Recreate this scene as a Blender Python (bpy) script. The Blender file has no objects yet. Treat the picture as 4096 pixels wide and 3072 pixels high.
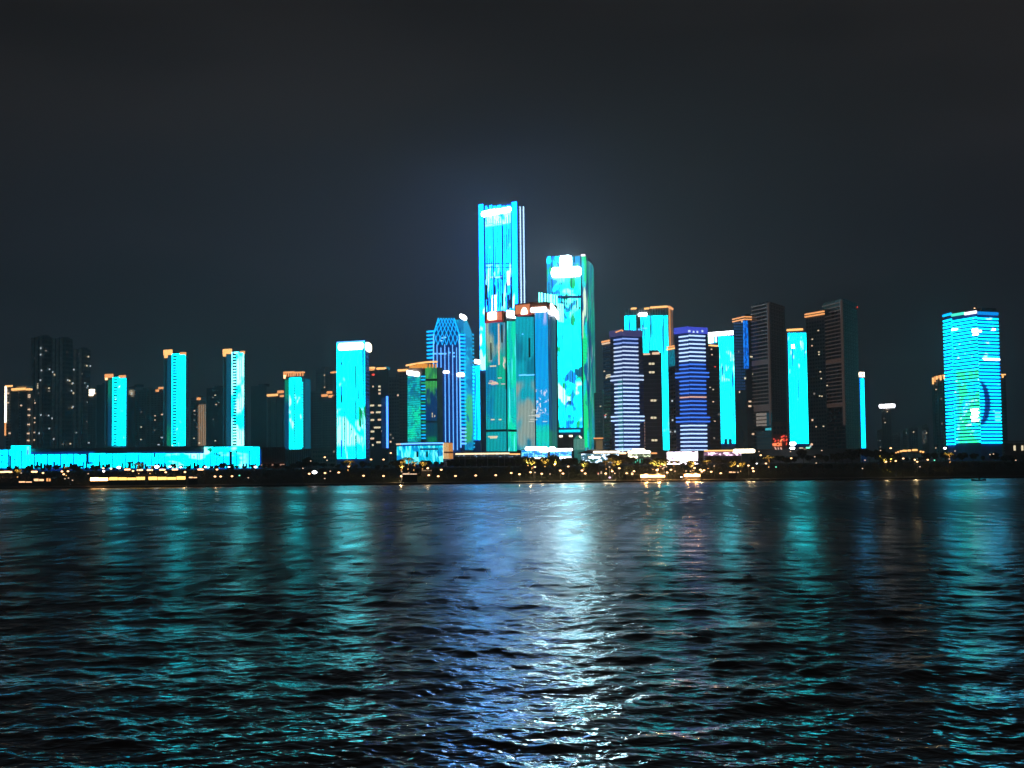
import bpy, math, random
import numpy as np
from mathutils import Matrix, Vector
C = bpy.context.scene.collection
S = bpy.context.scene
random.seed(7)
rad = math.radians

# ------------------------------------------------------------------ camera
F_PX, PITCH, ROLL, CAM_H = 5600.0, math.atan(342.0 / 5600.0), 0.0110, 7.0
cr, sr, cp, sp = math.cos(ROLL), math.sin(ROLL), math.cos(PITCH), math.sin(PITCH)
FW = Vector((0, cp, sp)); U0 = Vector((0, -sp, cp)); R0 = Vector((1, 0, 0))
RT = R0 * cr - U0 * sr
UP = U0 * cr + R0 * sr
cam_d = bpy.data.cameras.new('camera'); cam = bpy.data.objects.new('camera', cam_d); C.objects.link(cam)
cam.matrix_world = Matrix(((RT.x, UP.x, -FW.x, 0), (RT.y, UP.y, -FW.y, 0), (RT.z, UP.z, -FW.z, CAM_H), (0, 0, 0, 1)))
cam_d.sensor_width = 36; cam_d.lens = 36 * F_PX / 4096; cam_d.clip_end = 30000; cam_d.clip_start = 0.5
S.camera = cam

# ------------------------------------------------------------------ sky, exposure
W = bpy.data.worlds.new('World'); S.world = W; W.use_nodes = True
nt = W.node_tree; nt.nodes.clear()
def N(t, ty, **kw):
    n = t.nodes.new(ty)
    for k, v in kw.items(): setattr(n, k, v)
    return n
def L(t, a, b): t.links.new(a, b)
def mathn(t, op, a, b=None, clamp=False):
    n = N(t, 'ShaderNodeMath', operation=op); n.use_clamp = clamp
    for i, v in enumerate((a, b)):
        if v is None: continue
        if hasattr(v, 'is_output'): L(t, v, n.inputs[i])
        else: n.inputs[i].default_value = v
    return n.outputs[0]
def maprange(t, v, a, b, c=0.0, d=1.0, smooth=True):
    n = N(t, 'ShaderNodeMapRange'); n.interpolation_type = 'SMOOTHSTEP' if smooth else 'LINEAR'
    L(t, v, n.inputs[0])
    for i, x in enumerate((a, b, c, d)): n.inputs[i + 1].default_value = x
    return n.outputs[0]
def mixc(t, f, a, b):
    n = N(t, 'ShaderNodeMix', data_type='RGBA')
    ins = [s for s in n.inputs if s.enabled or True]
    for sock, v in ((n.inputs[0], f), (n.inputs[6], a), (n.inputs[7], b)):
        if hasattr(v, 'is_output'): L(t, v, sock)
        elif isinstance(v, (int, float)): sock.default_value = v
        else: sock.default_value = (*v, 1)
    return n.outputs[2]
geo = N(nt, 'ShaderNodeTexCoord'); sep = N(nt, 'ShaderNodeSeparateXYZ'); L(nt, geo.outputs['Generated'], sep.inputs[0])
ramp = N(nt, 'ShaderNodeValToRGB'); L(nt, sep.outputs[2], ramp.inputs[0])
e = ramp.color_ramp.elements
e[0].position = 0.0; e[0].color = (.0092, .0155, .0200, 1)
e[1].position = 0.9; e[1].color = (.0080, .0075, .0075, 1)
for p, c in ((.07, (.0122, .0158, .0208, 1)), (.15, (.0140, .0143, .0188, 1)), (.24, (.0145, .0128, .0135, 1)), (.36, (.0128, .0112, .0105, 1))):
    k = ramp.color_ramp.elements.new(p); k.color = c
nz = N(nt, 'ShaderNodeTexNoise'); nz.inputs['Scale'].default_value = 3.0; nz.inputs['Detail'].default_value = 3
mp = N(nt, 'ShaderNodeMapping'); mp.inputs['Scale'].default_value = (1, 1, 3.5); L(nt, geo.outputs['Generated'], mp.inputs[0]); L(nt, mp.outputs[0], nz.inputs[0])
cl = maprange(nt, nz.outputs[0], .3, .72, .74, 1.22)
# broad dome of city light in the low cloud above the brightest towers
dvec = N(nt, 'ShaderNodeVectorMath', operation='DOT_PRODUCT'); L(nt, geo.outputs['Generated'], dvec.inputs[0])
dd = Vector((0.0, 1, 0.155)).normalized(); dvec.inputs[1].default_value = dd
dome = maprange(nt, dvec.outputs['Value'], math.cos(rad(8)), 1.0)
dome2 = mathn(nt, 'POWER', dome, 2.2)
sky = mixc(nt, 1.0, ramp.outputs[0], ramp.outputs[0])
mul = N(nt, 'ShaderNodeVectorMath', operation='SCALE'); L(nt, sky, mul.inputs[0]); L(nt, cl, mul.inputs['Scale'])
gl = N(nt, 'ShaderNodeVectorMath', operation='SCALE'); gl.inputs[0].default_value = (.000, .001, .010); L(nt, dome2, gl.inputs['Scale'])
add = N(nt, 'ShaderNodeVectorMath', operation='ADD'); L(nt, mul.outputs[0], add.inputs[0]); L(nt, gl.outputs[0], add.inputs[1])
bg = N(nt, 'ShaderNodeBackground'); L(nt, add.outputs[0], bg.inputs[0]); bg.inputs[1].default_value = 1.0
wo = N(nt, 'ShaderNodeOutputWorld'); L(nt, bg.outputs[0], wo.inputs[0])
vs = S.view_settings; vs.view_transform = 'Standard'; vs.look = 'None'; vs.exposure = 0; vs.gamma = 1; vs.use_curve_mapping = False
S.cycles.use_denoising = True
S.cycles.max_bounces = 5; S.cycles.glossy_bounces = 3; S.cycles.diffuse_bounces = 2; S.cycles.volume_bounces = 0
S.cycles.sample_clamp_indirect = 40
S.cycles.volume_step_rate = 4

# ------------------------------------------------------------------ photo geometry helpers
def ray(x, y):
    d = FW + RT * ((x - 2048) / F_PX) + UP * ((1536 - y) / F_PX)
    return d / d.y
def P(x, y, Y):
    d = ray(x, y); return Vector((d.x * Y, Y, CAM_H + d.z * Y))
def yh(x): return 1878 + (2048 - x) * 0.0110
GROUND = 9.0
def terrain(Y):
    pts = ((700, .9), (703, 1.0), (716, 1.1), (722, 3.0), (735, 5.0), (760, 8.2), (800, 9.0), (9000, 9.0))
    for (a, za), (b, zb) in zip(pts, pts[1:]):
        if Y <= b: return za + (zb - za) * max(0, (Y - a)) / (b - a)
    return 9.0

# ------------------------------------------------------------------ materials
def newmat(name):
    m = bpy.data.materials.new(name); m.use_nodes = True; m.node_tree.nodes.clear(); return m
def principled(t, rough=.6, metal=0.0):
    b = N(t, 'ShaderNodeBsdfPrincipled'); b.inputs['Roughness'].default_value = rough; b.inputs['Metallic'].default_value = metal
    o = N(t, 'ShaderNodeOutputMaterial'); L(t, b.outputs[0], o.inputs[0]); return b
def plain(name, col, rough=.6, metal=0.0, vary=.25, scale=.15):
    m = newmat(name); t = m.node_tree; b = principled(t, rough, metal)
    tc = N(t, 'ShaderNodeNewGeometry'); n = N(t, 'ShaderNodeTexNoise'); n.inputs['Scale'].default_value = scale; n.inputs['Detail'].default_value = 4
    L(t, tc.outputs['Position'], n.inputs[0])
    f = maprange(t, n.outputs[0], .3, .7)
    L(t, mixc(t, f, tuple(c * (1 - vary) for c in col), tuple(min(1, c * (1 + vary)) for c in col)), b.inputs['Base Color'])
    return m
def emit(name, col, k=1.0, base=(.05, .05, .05), sample=False):
    m = newmat(name); t = m.node_tree; b = principled(t, .5); b.inputs['Base Color'].default_value = (*base, 1)
    b.inputs['Emission Color'].default_value = (*[c for c in col], 1); b.inputs['Emission Strength'].default_value = k
    m.cycles.emission_sampling = 'FRONT' if sample else 'NONE'
    return m
def led(name, root, base, layers=(), k=1.0, sample=True, hole=None):
    """LED screen: picture made of noise shapes in the building's own frame (x along the front, z up)."""
    m = newmat(name); t = m.node_tree; b = principled(t, .4); b.inputs['Base Color'].default_value = (.01, .015, .03, 1)
    tc = N(t, 'ShaderNodeTexCoord'); tc.object = root
    sx = N(t, 'ShaderNodeSeparateXYZ'); L(t, tc.outputs['Object'], sx.inputs[0])
    u = mathn(t, 'ADD', sx.outputs[0], sx.outputs[1]); v = sx.outputs[2]
    col = base
    layers = list(layers)
    if max(base) > 1: layers.append(((0, .42, 1.6), (.42, .007), (.56, .70), {'seed': len(name) * 1.7, 'detail': 4}))
    for i, ly in enumerate(layers):
        c, s, th = ly[0], ly[1], ly[2]
        if max(base) > 1: c = (c[0] * .3, c[1] if c[1] > .9 else c[1] * .35, c[2] if c[2] > 1 else c[2] * .35)
        rng = ly[3] if len(ly) > 3 else {}
        cb = N(t, 'ShaderNodeCombineXYZ')
        L(t, mathn(t, 'MULTIPLY', u, s[0]), cb.inputs[0]); L(t, mathn(t, 'MULTIPLY', v, s[1]), cb.inputs[1]); cb.inputs[2].default_value = 3.7 * i + rng.get('seed', 0)
        n = N(t, 'ShaderNodeTexNoise'); n.inputs['Scale'].default_value = 1; n.inputs['Detail'].default_value = rng.get('detail', 2.5); L(t, cb.outputs[0], n.inputs[0])
        f = maprange(t, n.outputs[0], th[0], th[1])
        for key, val in (('u', u), ('v', v)):
            if key in rng:
                a, bb = sorted(rng[key]); so = rng.get('soft', abs(bb - a) * .12)
                f = mathn(t, 'MULTIPLY', f, maprange(t, val, a, a + so)); f = mathn(t, 'MULTIPLY', f, maprange(t, val, bb - so, bb, 1, 0))
        for key, sgn in (('ell', 1), ('notell', 0)):     # inside one ellipse, outside another: a crescent in the picture
            if key in rng:
                uc, vc, ru, rv = rng[key]
                du = mathn(t, 'POWER', mathn(t, 'ABSOLUTE', mathn(t, 'DIVIDE', mathn(t, 'SUBTRACT', u, uc), abs(ru))), 2.0); dv = mathn(t, 'POWER', mathn(t, 'ABSOLUTE', mathn(t, 'DIVIDE', mathn(t, 'SUBTRACT', v, vc), rv)), 2.0)
                f = mathn(t, 'MULTIPLY', f, maprange(t, mathn(t, 'ADD', du, dv), .75, 1.15, 1.0 if sgn else 0.0, 0.0 if sgn else 1.0))
        if 'k' in rng: f = mathn(t, 'MULTIPLY', f, rng['k'])
        col = mixc(t, f, col, c)
    if hasattr(col, 'is_output'): L(t, col, b.inputs['Emission Color'])
    else: b.inputs['Emission Color'].default_value = (*col, 1)
    b.inputs['Emission Strength'].default_value = k * (3.5 if max(base) > 1 else 1.2)
    m.cycles.emission_sampling = 'FRONT' if sample else 'NONE'
    return m
CYAN = (0.0, 1.25, 1.45); CYANB = (0.0, 1.15, 1.9); DEEP = (0.0, .10, .42); TEAL = (0.0, .16, .20); GREEN = (0.0, .35, .12); WHITE = (2.2, 2.3, 2.4)
DULLTEAL = (0.0, .045, .075); NAVY = (0.0, .012, .07)
M = {}
M['conc'] = plain('concrete_dark', (.16, .17, .18), .8)
M['conc_brown'] = plain('concrete_brown', (.20, .15, .12), .8)
M['conc_pale'] = plain('concrete_pale', (.34, .33, .31), .8)
M['glassblack'] = plain('black_glass', (.01, .015, .03), .2)
M['fin'] = plain('pale_fin', (.7, .7, .66), .8)
M['stone'] = plain('tower_stone', (.42, .44, .45), .8)
M['glass'] = plain('dark_glass', (.03, .045, .06), .12, 0, .3, .08)
M['bluewall'] = plain('blue_glass_wall', (.03, .07, .30), .25, 0, .3, .05)
M['metal'] = plain('grey_metal', (.3, .3, .31), .4, .6)
M['copper'] = plain('copper_crown', (.45, .16, .07), .45, .4)
M['dark'] = plain('black_steel', (.02, .02, .025), .5)
M['bark'] = plain('bark', (.08, .06, .045), .9, 0, .3, 2)
M['leaf'] = plain('leaves', (.045, .07, .03), .7, 0, .5, .8)
M['leaf2'] = plain('leaves_olive', (.07, .075, .03), .7, 0, .5, .8)
M['ledge'] = plain('pale_ledge', (.42, .38, .35), .7)
M['orange'] = emit('orange_light', (1.35, .55, .18), 1.0)
M['amber'] = emit('amber_light', (1.9, .95, .30), 1.0)
M['warm'] = emit('warm_lamp', (4.2, 2.2, 1.0), 1.0)
M['warmdim'] = emit('warm_window', (1.15, .78, .5), 1.0)
M['warmwin'] = emit('bright_window', (1.0, .85, .55), 1.0)
M['coolwin'] = emit('cool_window', (.6, .7, .75), 1.0)
M['dimwin'] = emit('dim_window', (.24, .20, .17), 1.0)
M['white'] = emit('white_sign', (7, 7, 7.2), 1.0, sample=True)
M['blaze'] = emit('blazing_sign', (36, 48, 60), 1.0, sample=True)
M['blaze2'] = emit('blazing_block_sign', (62, 80, 88), 1.0, sample=True)
M['whitewarm'] = emit('warm_white_sign', (5.5, 4.6, 3.2), 1.0, sample=True)
M['coolwhite'] = emit('cool_white_bar', (.85, 1.25, 1.8), 1.0)
M['bluebar'] = emit('blue_bar', (.07, .30, 1.3), 1.0)
M['lilacbar'] = emit('lilac_bar', (.78, 1.0, 1.35), 1.0)
M['bluedim'] = emit('blue_dim', (.005, .035, .17), 1.0)
M['bluecrown'] = emit('blue_crown', (.06, .09, .75), 1.0)
M['cyanbar'] = emit('cyan_tube', (.0, .95, 2.2), 1.0)
M['cyanwhite'] = emit('cyan_white_tube', (.26, 1.0, 2.3), 1.0)
M['cyan'] = emit('cyan_panel', CYAN, 1.0, sample=True)
M['tealdim'] = emit('teal_dim', (0, .05, .08), 1.0)
M['red'] = emit('red_neon', (1.3, .10, .06), 1.0)
M['redhot'] = emit('orange_red_neon', (2.0, .42, .16), 1.0)
M['green'] = emit('green_lamp', (.4, 2.4, 1.4), 1.0)
M['violet'] = emit('violet_lamp', (2.6, 1.6, 2.8), 1.0)
M['tan'] = emit('floodlit_tan', (.32, .20, .11), 1.0)

# ------------------------------------------------------------------ mesh helpers
def mesh_obj(name, V, Fc, mat, parent=None, smooth=False):
    me = bpy.data.meshes.new(name); me.from_pydata([tuple(v) for v in V], [], Fc); me.update()
    if mat: me.materials.append(mat)
    if smooth: me.polygons.foreach_set('use_smooth', [True] * len(me.polygons))
    o = bpy.data.objects.new(name, me); C.objects.link(o)
    if parent: adopt(o, parent)
    return o
INV = {}
def adopt(o, parent):
    o.parent = parent
    m = INV.get(parent.name)
    if m is None: m = Matrix.Identity(4)
    o.matrix_parent_inverse = m
REG = []   # (object, phrase, x) -> labels made unique at the end
def thing(name, label, cat, loc, rz=0, group=None, x=None):
    o = bpy.data.objects.new(name, None); C.objects.link(o); o.empty_display_size = 2
    o.location = loc; o.rotation_euler = (0, 0, rz)
    INV[o.name] = (Matrix.Translation(Vector(loc)) @ Matrix.Rotation(rz, 4, 'Z')).inverted()
    o['category'] = cat; o['label'] = label
    if group: o['group'] = group
    REG.append((o, label, x if x is not None else loc[0] / max(loc[1], 1)))
    return o
def structure(o):
    o['kind'] = 'structure'; return o
CUBE = {}
BV = [(-.5, -.5, -.5), (.5, -.5, -.5), (.5, .5, -.5), (-.5, .5, -.5), (-.5, -.5, .5), (.5, -.5, .5), (.5, .5, .5), (-.5, .5, .5)]
BF = [(0, 3, 2, 1), (4, 5, 6, 7), (0, 1, 5, 4), (1, 2, 6, 5), (2, 3, 7, 6), (3, 0, 4, 7)]
def cube_mesh(mat):
    me = CUBE.get(mat.name)
    if me is None:
        me = bpy.data.meshes.new('unit_block_' + mat.name); me.from_pydata(BV, [], BF); me.materials.append(mat); CUBE[mat.name] = me
    return me
def block(name, center, size, rz, mat, parent, label=None, tilt=None):
    o = bpy.data.objects.new(name, cube_mesh(mat)); C.objects.link(o)
    o.location = center; o.scale = size; o.rotation_euler = (0, 0, rz)
    if tilt is not None:
        o.rotation_mode = 'XYZ'; o.rotation_euler = (Matrix.Rotation(rz, 3, 'Z') @ Matrix.Rotation(tilt, 3, 'Y')).to_euler()
    if parent: adopt(o, parent)
    if label: o['label'] = label
    return o

class Face:
    def __init__(s, A, B, yref):
        s.A, s.B, s.yref = Vector(A), Vector(B), yref
        s.d = (s.B - s.A).normalized(); s.n = Vector((s.d.y, -s.d.x)); s.len = (s.B - s.A).length
        s.rz = math.atan2(s.d.y, s.d.x)
    def u(s, x, y=None):
        r = ray(x, s.yref if y is None else y); det = s.d.x * (-1) + s.d.y * r.x
        # A + d u = (r.x t, t)
        u = (s.A.x - r.x * s.A.y) / (r.x * s.d.y - s.d.x)
        return u
    def t(s, x):
        u = s.u(x); return s.A.y + s.d.y * u
    def z(s, x, y):
        u = s.u(x); p = s.A + s.d * u
        # true height of the row y at this column (perspective and roll included)
        lo = ray(x, y)
        t = p.y
        for _ in range(3):
            xx = s._xof(p, y); lo = ray(xx, y)
        return CAM_H + lo.z * t
    def _xof(s, p, y):
        # photo column where the vertical line over p crosses row y
        q = p.x / p.y
        a = FW + UP * ((1536 - y) / F_PX)
        # (a.x + k RT.x)/(a.y + k RT.y) = q
        k = (q * a.y - a.x) / (RT.x - q * RT.y)
        return 2048 + k * F_PX
    def pt(s, u, z, n=0.0):
        p = s.A + s.d * u + s.n * n; return Vector((p.x, p.y, z))
    def px(s, x0, x1, y0, y1):
        xm = (x0 + x1) / 2
        return s.u(x0), s.u(x1), s.z(xm, y1), s.z(xm, y0)
def pane(root, name, F, r, n0, n1, mat, label=None, m=False):
    u0, u1, z0, z1 = r if m else F.px(*r)
    c = F.pt((u0 + u1) / 2, (z0 + z1) / 2, (n0 + n1) / 2)
    return block(name, c, (abs(u1 - u0), abs(n1 - n0), abs(z1 - z0)), F.rz, mat, root, label)
class Join:
    def __init__(s): s.V, s.F = [], []
    def box(s, F, r, n0, n1, m=False):
        u0, u1, z0, z1 = r if m else F.px(*r)
        b = len(s.V)
        for (a, c, d) in BV:
            s.V.append(F.pt(u0 if a < 0 else u1, z0 if d < 0 else z1, n1 if c < 0 else n0))
        s.F += [tuple(i + b for i in f) for f in BF]
    def bar(s, p, q, w):
        p, q = Vector(p), Vector(q); d = (q - p).normalized(); a = d.cross(Vector((0, 1, 0)))
        if a.length < .1: a = d.cross(Vector((1, 0, 0)))
        a = a.normalized() * w; b = d.cross(a).normalized() * w; k = len(s.V)
        for base in (p, q):
            for sa, sb in ((-1, -1), (1, -1), (1, 1), (-1, 1)): s.V.append(base + a * sa + b * sb)
        s.F += [tuple(i + k for i in f) for f in ((0, 1, 2, 3), (7, 6, 5, 4), (0, 4, 5, 1), (1, 5, 6, 2), (2, 6, 7, 3), (3, 7, 4, 0))]
    def out(s, name, mat, root, stuff=False, label=None):
        if not s.V: return None
        o = mesh_obj(name, s.V, s.F, mat, root)
        if stuff: o['kind'] = 'stuff'
        if label: o['label'] = label
        return o

def prism(name, poly, z0, z1, mat, root, parapet=True):
    n = len(poly); V = [(p[0], p[1], z0) for p in poly] + [(p[0], p[1], z1) for p in poly]
    cx = sum(p[0] for p in poly) / n; cy = sum(p[1] for p in poly) / n
    ar = sum(poly[i][0] * poly[(i + 1) % n][1] - poly[(i + 1) % n][0] * poly[i][1] for i in range(n))
    Fc = [(i, (i + 1) % n, n + (i + 1) % n, n + i) for i in range(n)]
    if parapet:
        V += [(cx + (p[0] - cx) * .96, cy + (p[1] - cy) * .96, z1) for p in poly] + [(cx + (p[0] - cx) * .96, cy + (p[1] - cy) * .96, z1 - 1.2) for p in poly]
        Fc += [(n + i, n + (i + 1) % n, 2 * n + (i + 1) % n, 2 * n + i) for i in range(n)]
        Fc += [(2 * n + i, 2 * n + (i + 1) % n, 3 * n + (i + 1) % n, 3 * n + i) for i in range(n)]
        Fc.append(tuple(range(3 * n, 4 * n)))
    else: Fc.append(tuple(range(n, 2 * n)))
    if ar < 0: Fc = [f[::-1] for f in Fc]
    return mesh_obj(name, V, Fc, mat, root)

class B: pass
def tower(name, label, cat, corners, top, mat, yref=None, depth=30, base=GROUND, group=None, part='wall', at=0, parapet=True):
    """corners: (photo column, distance) left to right; top: photo row of the roof at corner `at`."""
    b = B(); yref = yref if yref is not None else top
    pts = []
    for x, Y in corners: r = ray(x, yref); pts.append(Vector((r.x * Y, Y)))
    b.faces = [Face(pts[i], pts[i + 1], yref) for i in range(len(pts) - 1)]
    if len(pts) == 2: poly = pts + [pts[1] * (1 + depth / pts[1].length), pts[0] * (1 + depth / pts[0].length)]
    elif len(pts) == 3: poly = pts + [pts[0] + pts[2] - pts[1]]
    else:
        ch = (pts[-1] - pts[0]).normalized(); poly = pts + [pts[-1] * (1 + depth / pts[-1].length) - ch * 1.5, pts[0] * (1 + depth / pts[0].length) + ch * 1.5]
    b.zt = CAM_H + ray(corners[at][0], top).z * corners[at][1]; b.zb = base
    c = sum((Vector(p) for p in poly), Vector((0, 0))) / len(poly)
    b.root = thing(name, label, cat, (c.x, c.y, base), b.faces[0].rz, group, x=corners[0][0])
    b.poly = poly; b.F = b.faces[0]
    b.wall = prism(part, poly, base, b.zt, mat, b.root, parapet)
    return b
def UL(b, F, x):
    'photo column on face F -> the u used by led() materials of building b'
    q = INV[b.root.name] @ F.pt(F.u(x), b.zb); return q.x + q.y
def win_grid(b, F, u0, u1, z0, z1, nu, pitch, mat=None, lit=(), litp=0.0, glow=('dimwin',), w=.62, h=.5, name='window', seed=0, maxlit=60, nn=.12):
    """unlit glazing is one joined part; lit windows are parts of their own"""
    rnd = random.Random(seed); J = Join(); nz = int((z1 - z0) / pitch); du = (u1 - u0) / nu; c = 0
    for j in range(nz):
        for i in range(nu):
            a = u0 + du * (i + .5 - w / 2); zz = z0 + pitch * (j + .5 - h / 2)
            r = (a, a + du * w, zz, zz + pitch * h)
            if c < maxlit and rnd.random() < litp:
                pane(b.root, name, F, r, 0, nn, M[rnd.choice(glow)], m=True); c += 1
            else: J.box(F, r, 0, nn, m=True)
    J.out('window_glass', mat or M['glass'], b.root, stuff=True)
def lit_at(b, F, pts, w, h, mat, name='window', n=.3):
    for (x, y) in pts: pane(b.root, name, F, (x - w / 2, x + w / 2, y - h / 2, y + h / 2), 0, n, mat)
def ledges(b, F, u0, u1, z0, z1, pitch, mat, th=.5, out=.7, name='floor_ledge', joined=True):
    J = Join(); z = z0
    while z < z1:
        if joined: J.box(F, (u0, u1, z, z + th), -.05, out, m=True)
        else: pane(b.root, name, F, (u0, u1, z, z + th), -.05, out, mat, m=True)
        z += pitch
    if joined: J.out(name + 's' if False else name, mat, b.root, stuff=True)
def piers(b, F, n, mat, w=.8, out=.6, z0=None, z1=None, u0=0, u1=None, name='pier'):
    J = Join(); u1 = u1 or F.len
    for i in range(n):
        u = u0 + (u1 - u0) * (i + .5) / n
        J.box(F, (u - w / 2, u + w / 2, z0 or b.zb, z1 or b.zt - .1), -.05, out, m=True)
    J.out(name, mat, b.root, stuff=True)
def mull(b, F, xs, y0, y1, w=2.0, out=1.7, frac=0.0, seed=0):
    J = Join(); r = random.Random(seed)
    for x in xs:
        if r.random() < frac:      # broken line of shorter fins
            y = y0 + r.uniform(0, 60)
            while y < y1 - 30:
                h = r.uniform(25, 110); J.box(F, (x - w / 2, x + w / 2, y, min(y + h, y1)), .2, out); y += h + r.uniform(10, 90)
        else: J.box(F, (x - w / 2, x + w / 2, y0, y1), .2, out)
    J.out('dark_fin', M['glassblack'], b.root, stuff=True)
def roundsign(root, name, F, x0, x1, y0, y1, n0, n1, mat, rr=.35, shear=0.0):
    u0, u1, z0, z1 = F.px(x0, x1, y0, y1); w, h = u1 - u0, z1 - z0; r = min(w, h) * rr
    out = []
    for (cx, cz, a0) in ((u1 - r, z1 - r, 0), (u0 + r, z1 - r, 90), (u0 + r, z0 + r, 180), (u1 - r, z0 + r, 270)):
        for k in range(4):
            a = rad(a0 + 30 * k); out.append((cx + r * math.cos(a), cz + r * math.sin(a)))
    V = []
    for nn in (n1, n0):
        for (u, z) in out: V.append(F.pt(u, z + shear * (u - (u0 + u1) / 2), nn))
    k = len(out); Fc = [tuple(range(k))[::-1] if False else tuple(range(k))] + [tuple(range(2 * k - 1, k - 1, -1))] + [(i, k + i, k + (i + 1) % k, (i + 1) % k) for i in range(k)]
    return mesh_obj(name, V, Fc, mat, root)

M['edge'] = emit('edge_blue', (0, .45, .9)); M['balgreen'] = emit('balcony_green', (0, .7, .35)); M['dots'] = emit('stroke_white', (.8, .85, .8))
# ------------------------------------------------------------------ land
def extrude_x(name, prof, mat, x0=-6000, x1=6000):
    V = []; Fc = []
    for (y, z) in prof: V += [(x0, y, z), (x1, y, z)]
    for i in range(len(prof) - 1): Fc.append((2 * i, 2 * i + 1, 2 * i + 3, 2 * i + 2))
    return structure(mesh_obj(name, V, Fc, mat))
M['grass'] = plain('bank_grass', (.02, .028, .016), .9, 0, .5, .2)
M['paving'] = plain('paving', (.09, .085, .08), .8, 0, .25, .3)
M['quay'] = plain('quay_stone', (.05, .05, .05), .85, 0, .35, .4)
M['asphalt'] = plain('asphalt', (.05, .05, .052), .85)
extrude_x('embankment', [(699.0, -3), (699.6, .7), (700.4, .9), (703, 1.0)], M['quay'])
extrude_x('promenade', [(703, 1.004), (716, 1.104)], M['paving'])
extrude_x('river_bank', [(716, 1.1), (722, 3), (735, 5), (760, 8.2), (775, 8.7)], M['grass'])
extrude_x('road', [(775, 8.7), (792, 8.8)], M['asphalt'])
extrude_x('ground', [(792, 8.8), (800, 9), (12000, 9)], M['paving'])

# ------------------------------------------------------------------ the four LED apartment towers on the left
def led_apartment(label, xs, ytop, ybot, crown, Y, blots, pitchpx, facecol, facefx=(), zig=False):
    x0, x1, x2, x3, x4, x5 = xs     # dark edge | dim face | pixel column | bright strip | dark side
    b = tower('led_apartment_tower', label, 'tower', [(x0, Y + 12), (x4, Y), (x5, Y + 16)], ytop, M['conc'], depth=30, group='slim apartment towers with LED strips', at=1)
    F = b.F; V = lambda x, y: F.z(x, y) - GROUND
    dim = led('led_dim_face_%d' % x0, b.root, facecol, facefx, 1.0, sample=False)
    bright = led('led_strip_%d' % x0, b.root, CYAN, blots, 1.0)
    pane(b.root, 'dim_screen', F, (x1, x2, ytop + 14, ybot), 0, .5, dim)
    if not zig:
        pane(b.root, 'window_strip', F, (x2, x3, ytop + 4, ybot), 0, 2.2, bright)
        pane(b.root, 'led_strip', F, (x3 + .5, x4, ytop + 8, ybot), 0, 1.6, bright)
        y = ytop + 12; xm = (x2 + x3) / 2; w = (x3 - x2) * .30
        while y < ybot - 5:
            pane(b.root, 'window', F, (xm - w, xm + w, y, y + pitchpx * .56), 2.2, 2.45, M['glassblack']); y += pitchpx
        Jf = Join(); y = ytop + 16
        while y < ybot - 4:
            Jf.box(F, (x2 - 6, x2 - 2.5, y, y + 3.5), .5, .7); y += pitchpx * .7
        Jf.out('window_glass', M['glass'], b.root, stuff=True)
    else:
        pane(b.root, 'led_strip', F, (x2, x3, ytop + 6, ybot), 0, 1.6, bright)
        y = ytop + 24
        while y < ybot - 5:
            pane(b.root, 'window', F, (x3 - 27, x3 - 20, y, y + pitchpx * .6), 1.6, 1.9, M['glassblack'])
            pane(b.root, 'balcony', F, (x3, x4 - 1, y, y + pitchpx * .42), 0, 2.2, bright); y += pitchpx
    mull(b, F, [x3 + (x4 - x3) * q for q in ((.33, .66) if not zig else (.5,))] + ([x2 + (x3 - x2) * q for q in (.25, .45)] if zig else []), ytop + 12, ybot, 1.5, 2.2 if zig else 2.0, .8, int(x0))
    F2 = b.faces[1]
    J = Join(); z = GROUND + 4
    while z < b.zt - 3: J.box(F2, (.5, F2.len - .5, z, z + .5), -.05, .5, m=True); z += 3.2
    J.out('floor_ledge', M['bluewall'], b.root, stuff=True)
    for (a, c, y0, y1, mt) in crown:
        if y1 < ytop + 6:
            h_ = y1 + 3 - y0; k_ = max(2, int((c - a) / 9))
            pane(b.root, 'crown_lamp', F, (a, c, y0, y0 + h_ * .38), -3, .9, M[mt])
            pane(b.root, 'crown_recess', F, (a + 1, c - 1, y0 + h_ * .38, y1 + 6), -3, -.4, M['copper'])
            Jc = Join()
            for q in range(k_ + 1): Jc.box(F, (a + (c - a - 2.5) * q / k_, a + (c - a - 2.5) * q / k_ + 2.5, y0 + h_ * .38, y1 + 4), -.4, .7)
            Jc.out('crown_post', M[mt], b.root)
        else: pane(b.root, 'crown_lamp', F, (a, c, y0, y1), .5, 1.2, M[mt])
    pane(b.root, 'corner_tube', F, (x0 + 1, x0 + 3.2, ytop + 20, ybot), 0, .5, M['tealdim'])
    ledges(b, F, F.u(x0), F.u(x1) , GROUND + 6, b.zt - 4, 3.2, M['conc'], .5, .5, 'balcony_edge')
    return b
led_apartment('shortest of the four slim towers with cyan LED strips, green-tinted left face', (420, 434, 455, 480, 505, 514), 1505, 1783,
    [(421, 455, 1496, 1511, 'orange'), (423, 431, 1511, 1520, 'warm'), (477, 505, 1501, 1511, 'orange')], 1600,
    [((1.5, 1.7, 1.8), (.15, .08), (.66, .7))], 10.4, (0, .05, .12), [(GREEN, (.01, .01), (.30, .5), {'v': (70, 140), 'soft': 30, 'k': .55})])
led_apartment('slim apartment tower with dashed cyan window strip and gold lit crown', (655, 670, 692, 718, 743, 756), 1411, 1783,
    [(656, 691, 1399, 1420, 'amber'), (659, 672, 1420, 1432, 'amber'), (721, 746, 1409, 1422, 'orange')], 1600,
    [((1.4, 1.7, 1.9), (.09, .05), (.60, .66), {'v': (8, 60)}), (WHITE, (.2, .1), (.62, .66), {'v': (8, 60)})], 11.6, (0, .06, .12), [(GREEN, (.01, .01), (.2, .4), {'v': (10, 62), 'soft': 25, 'k': .6})])
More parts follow.
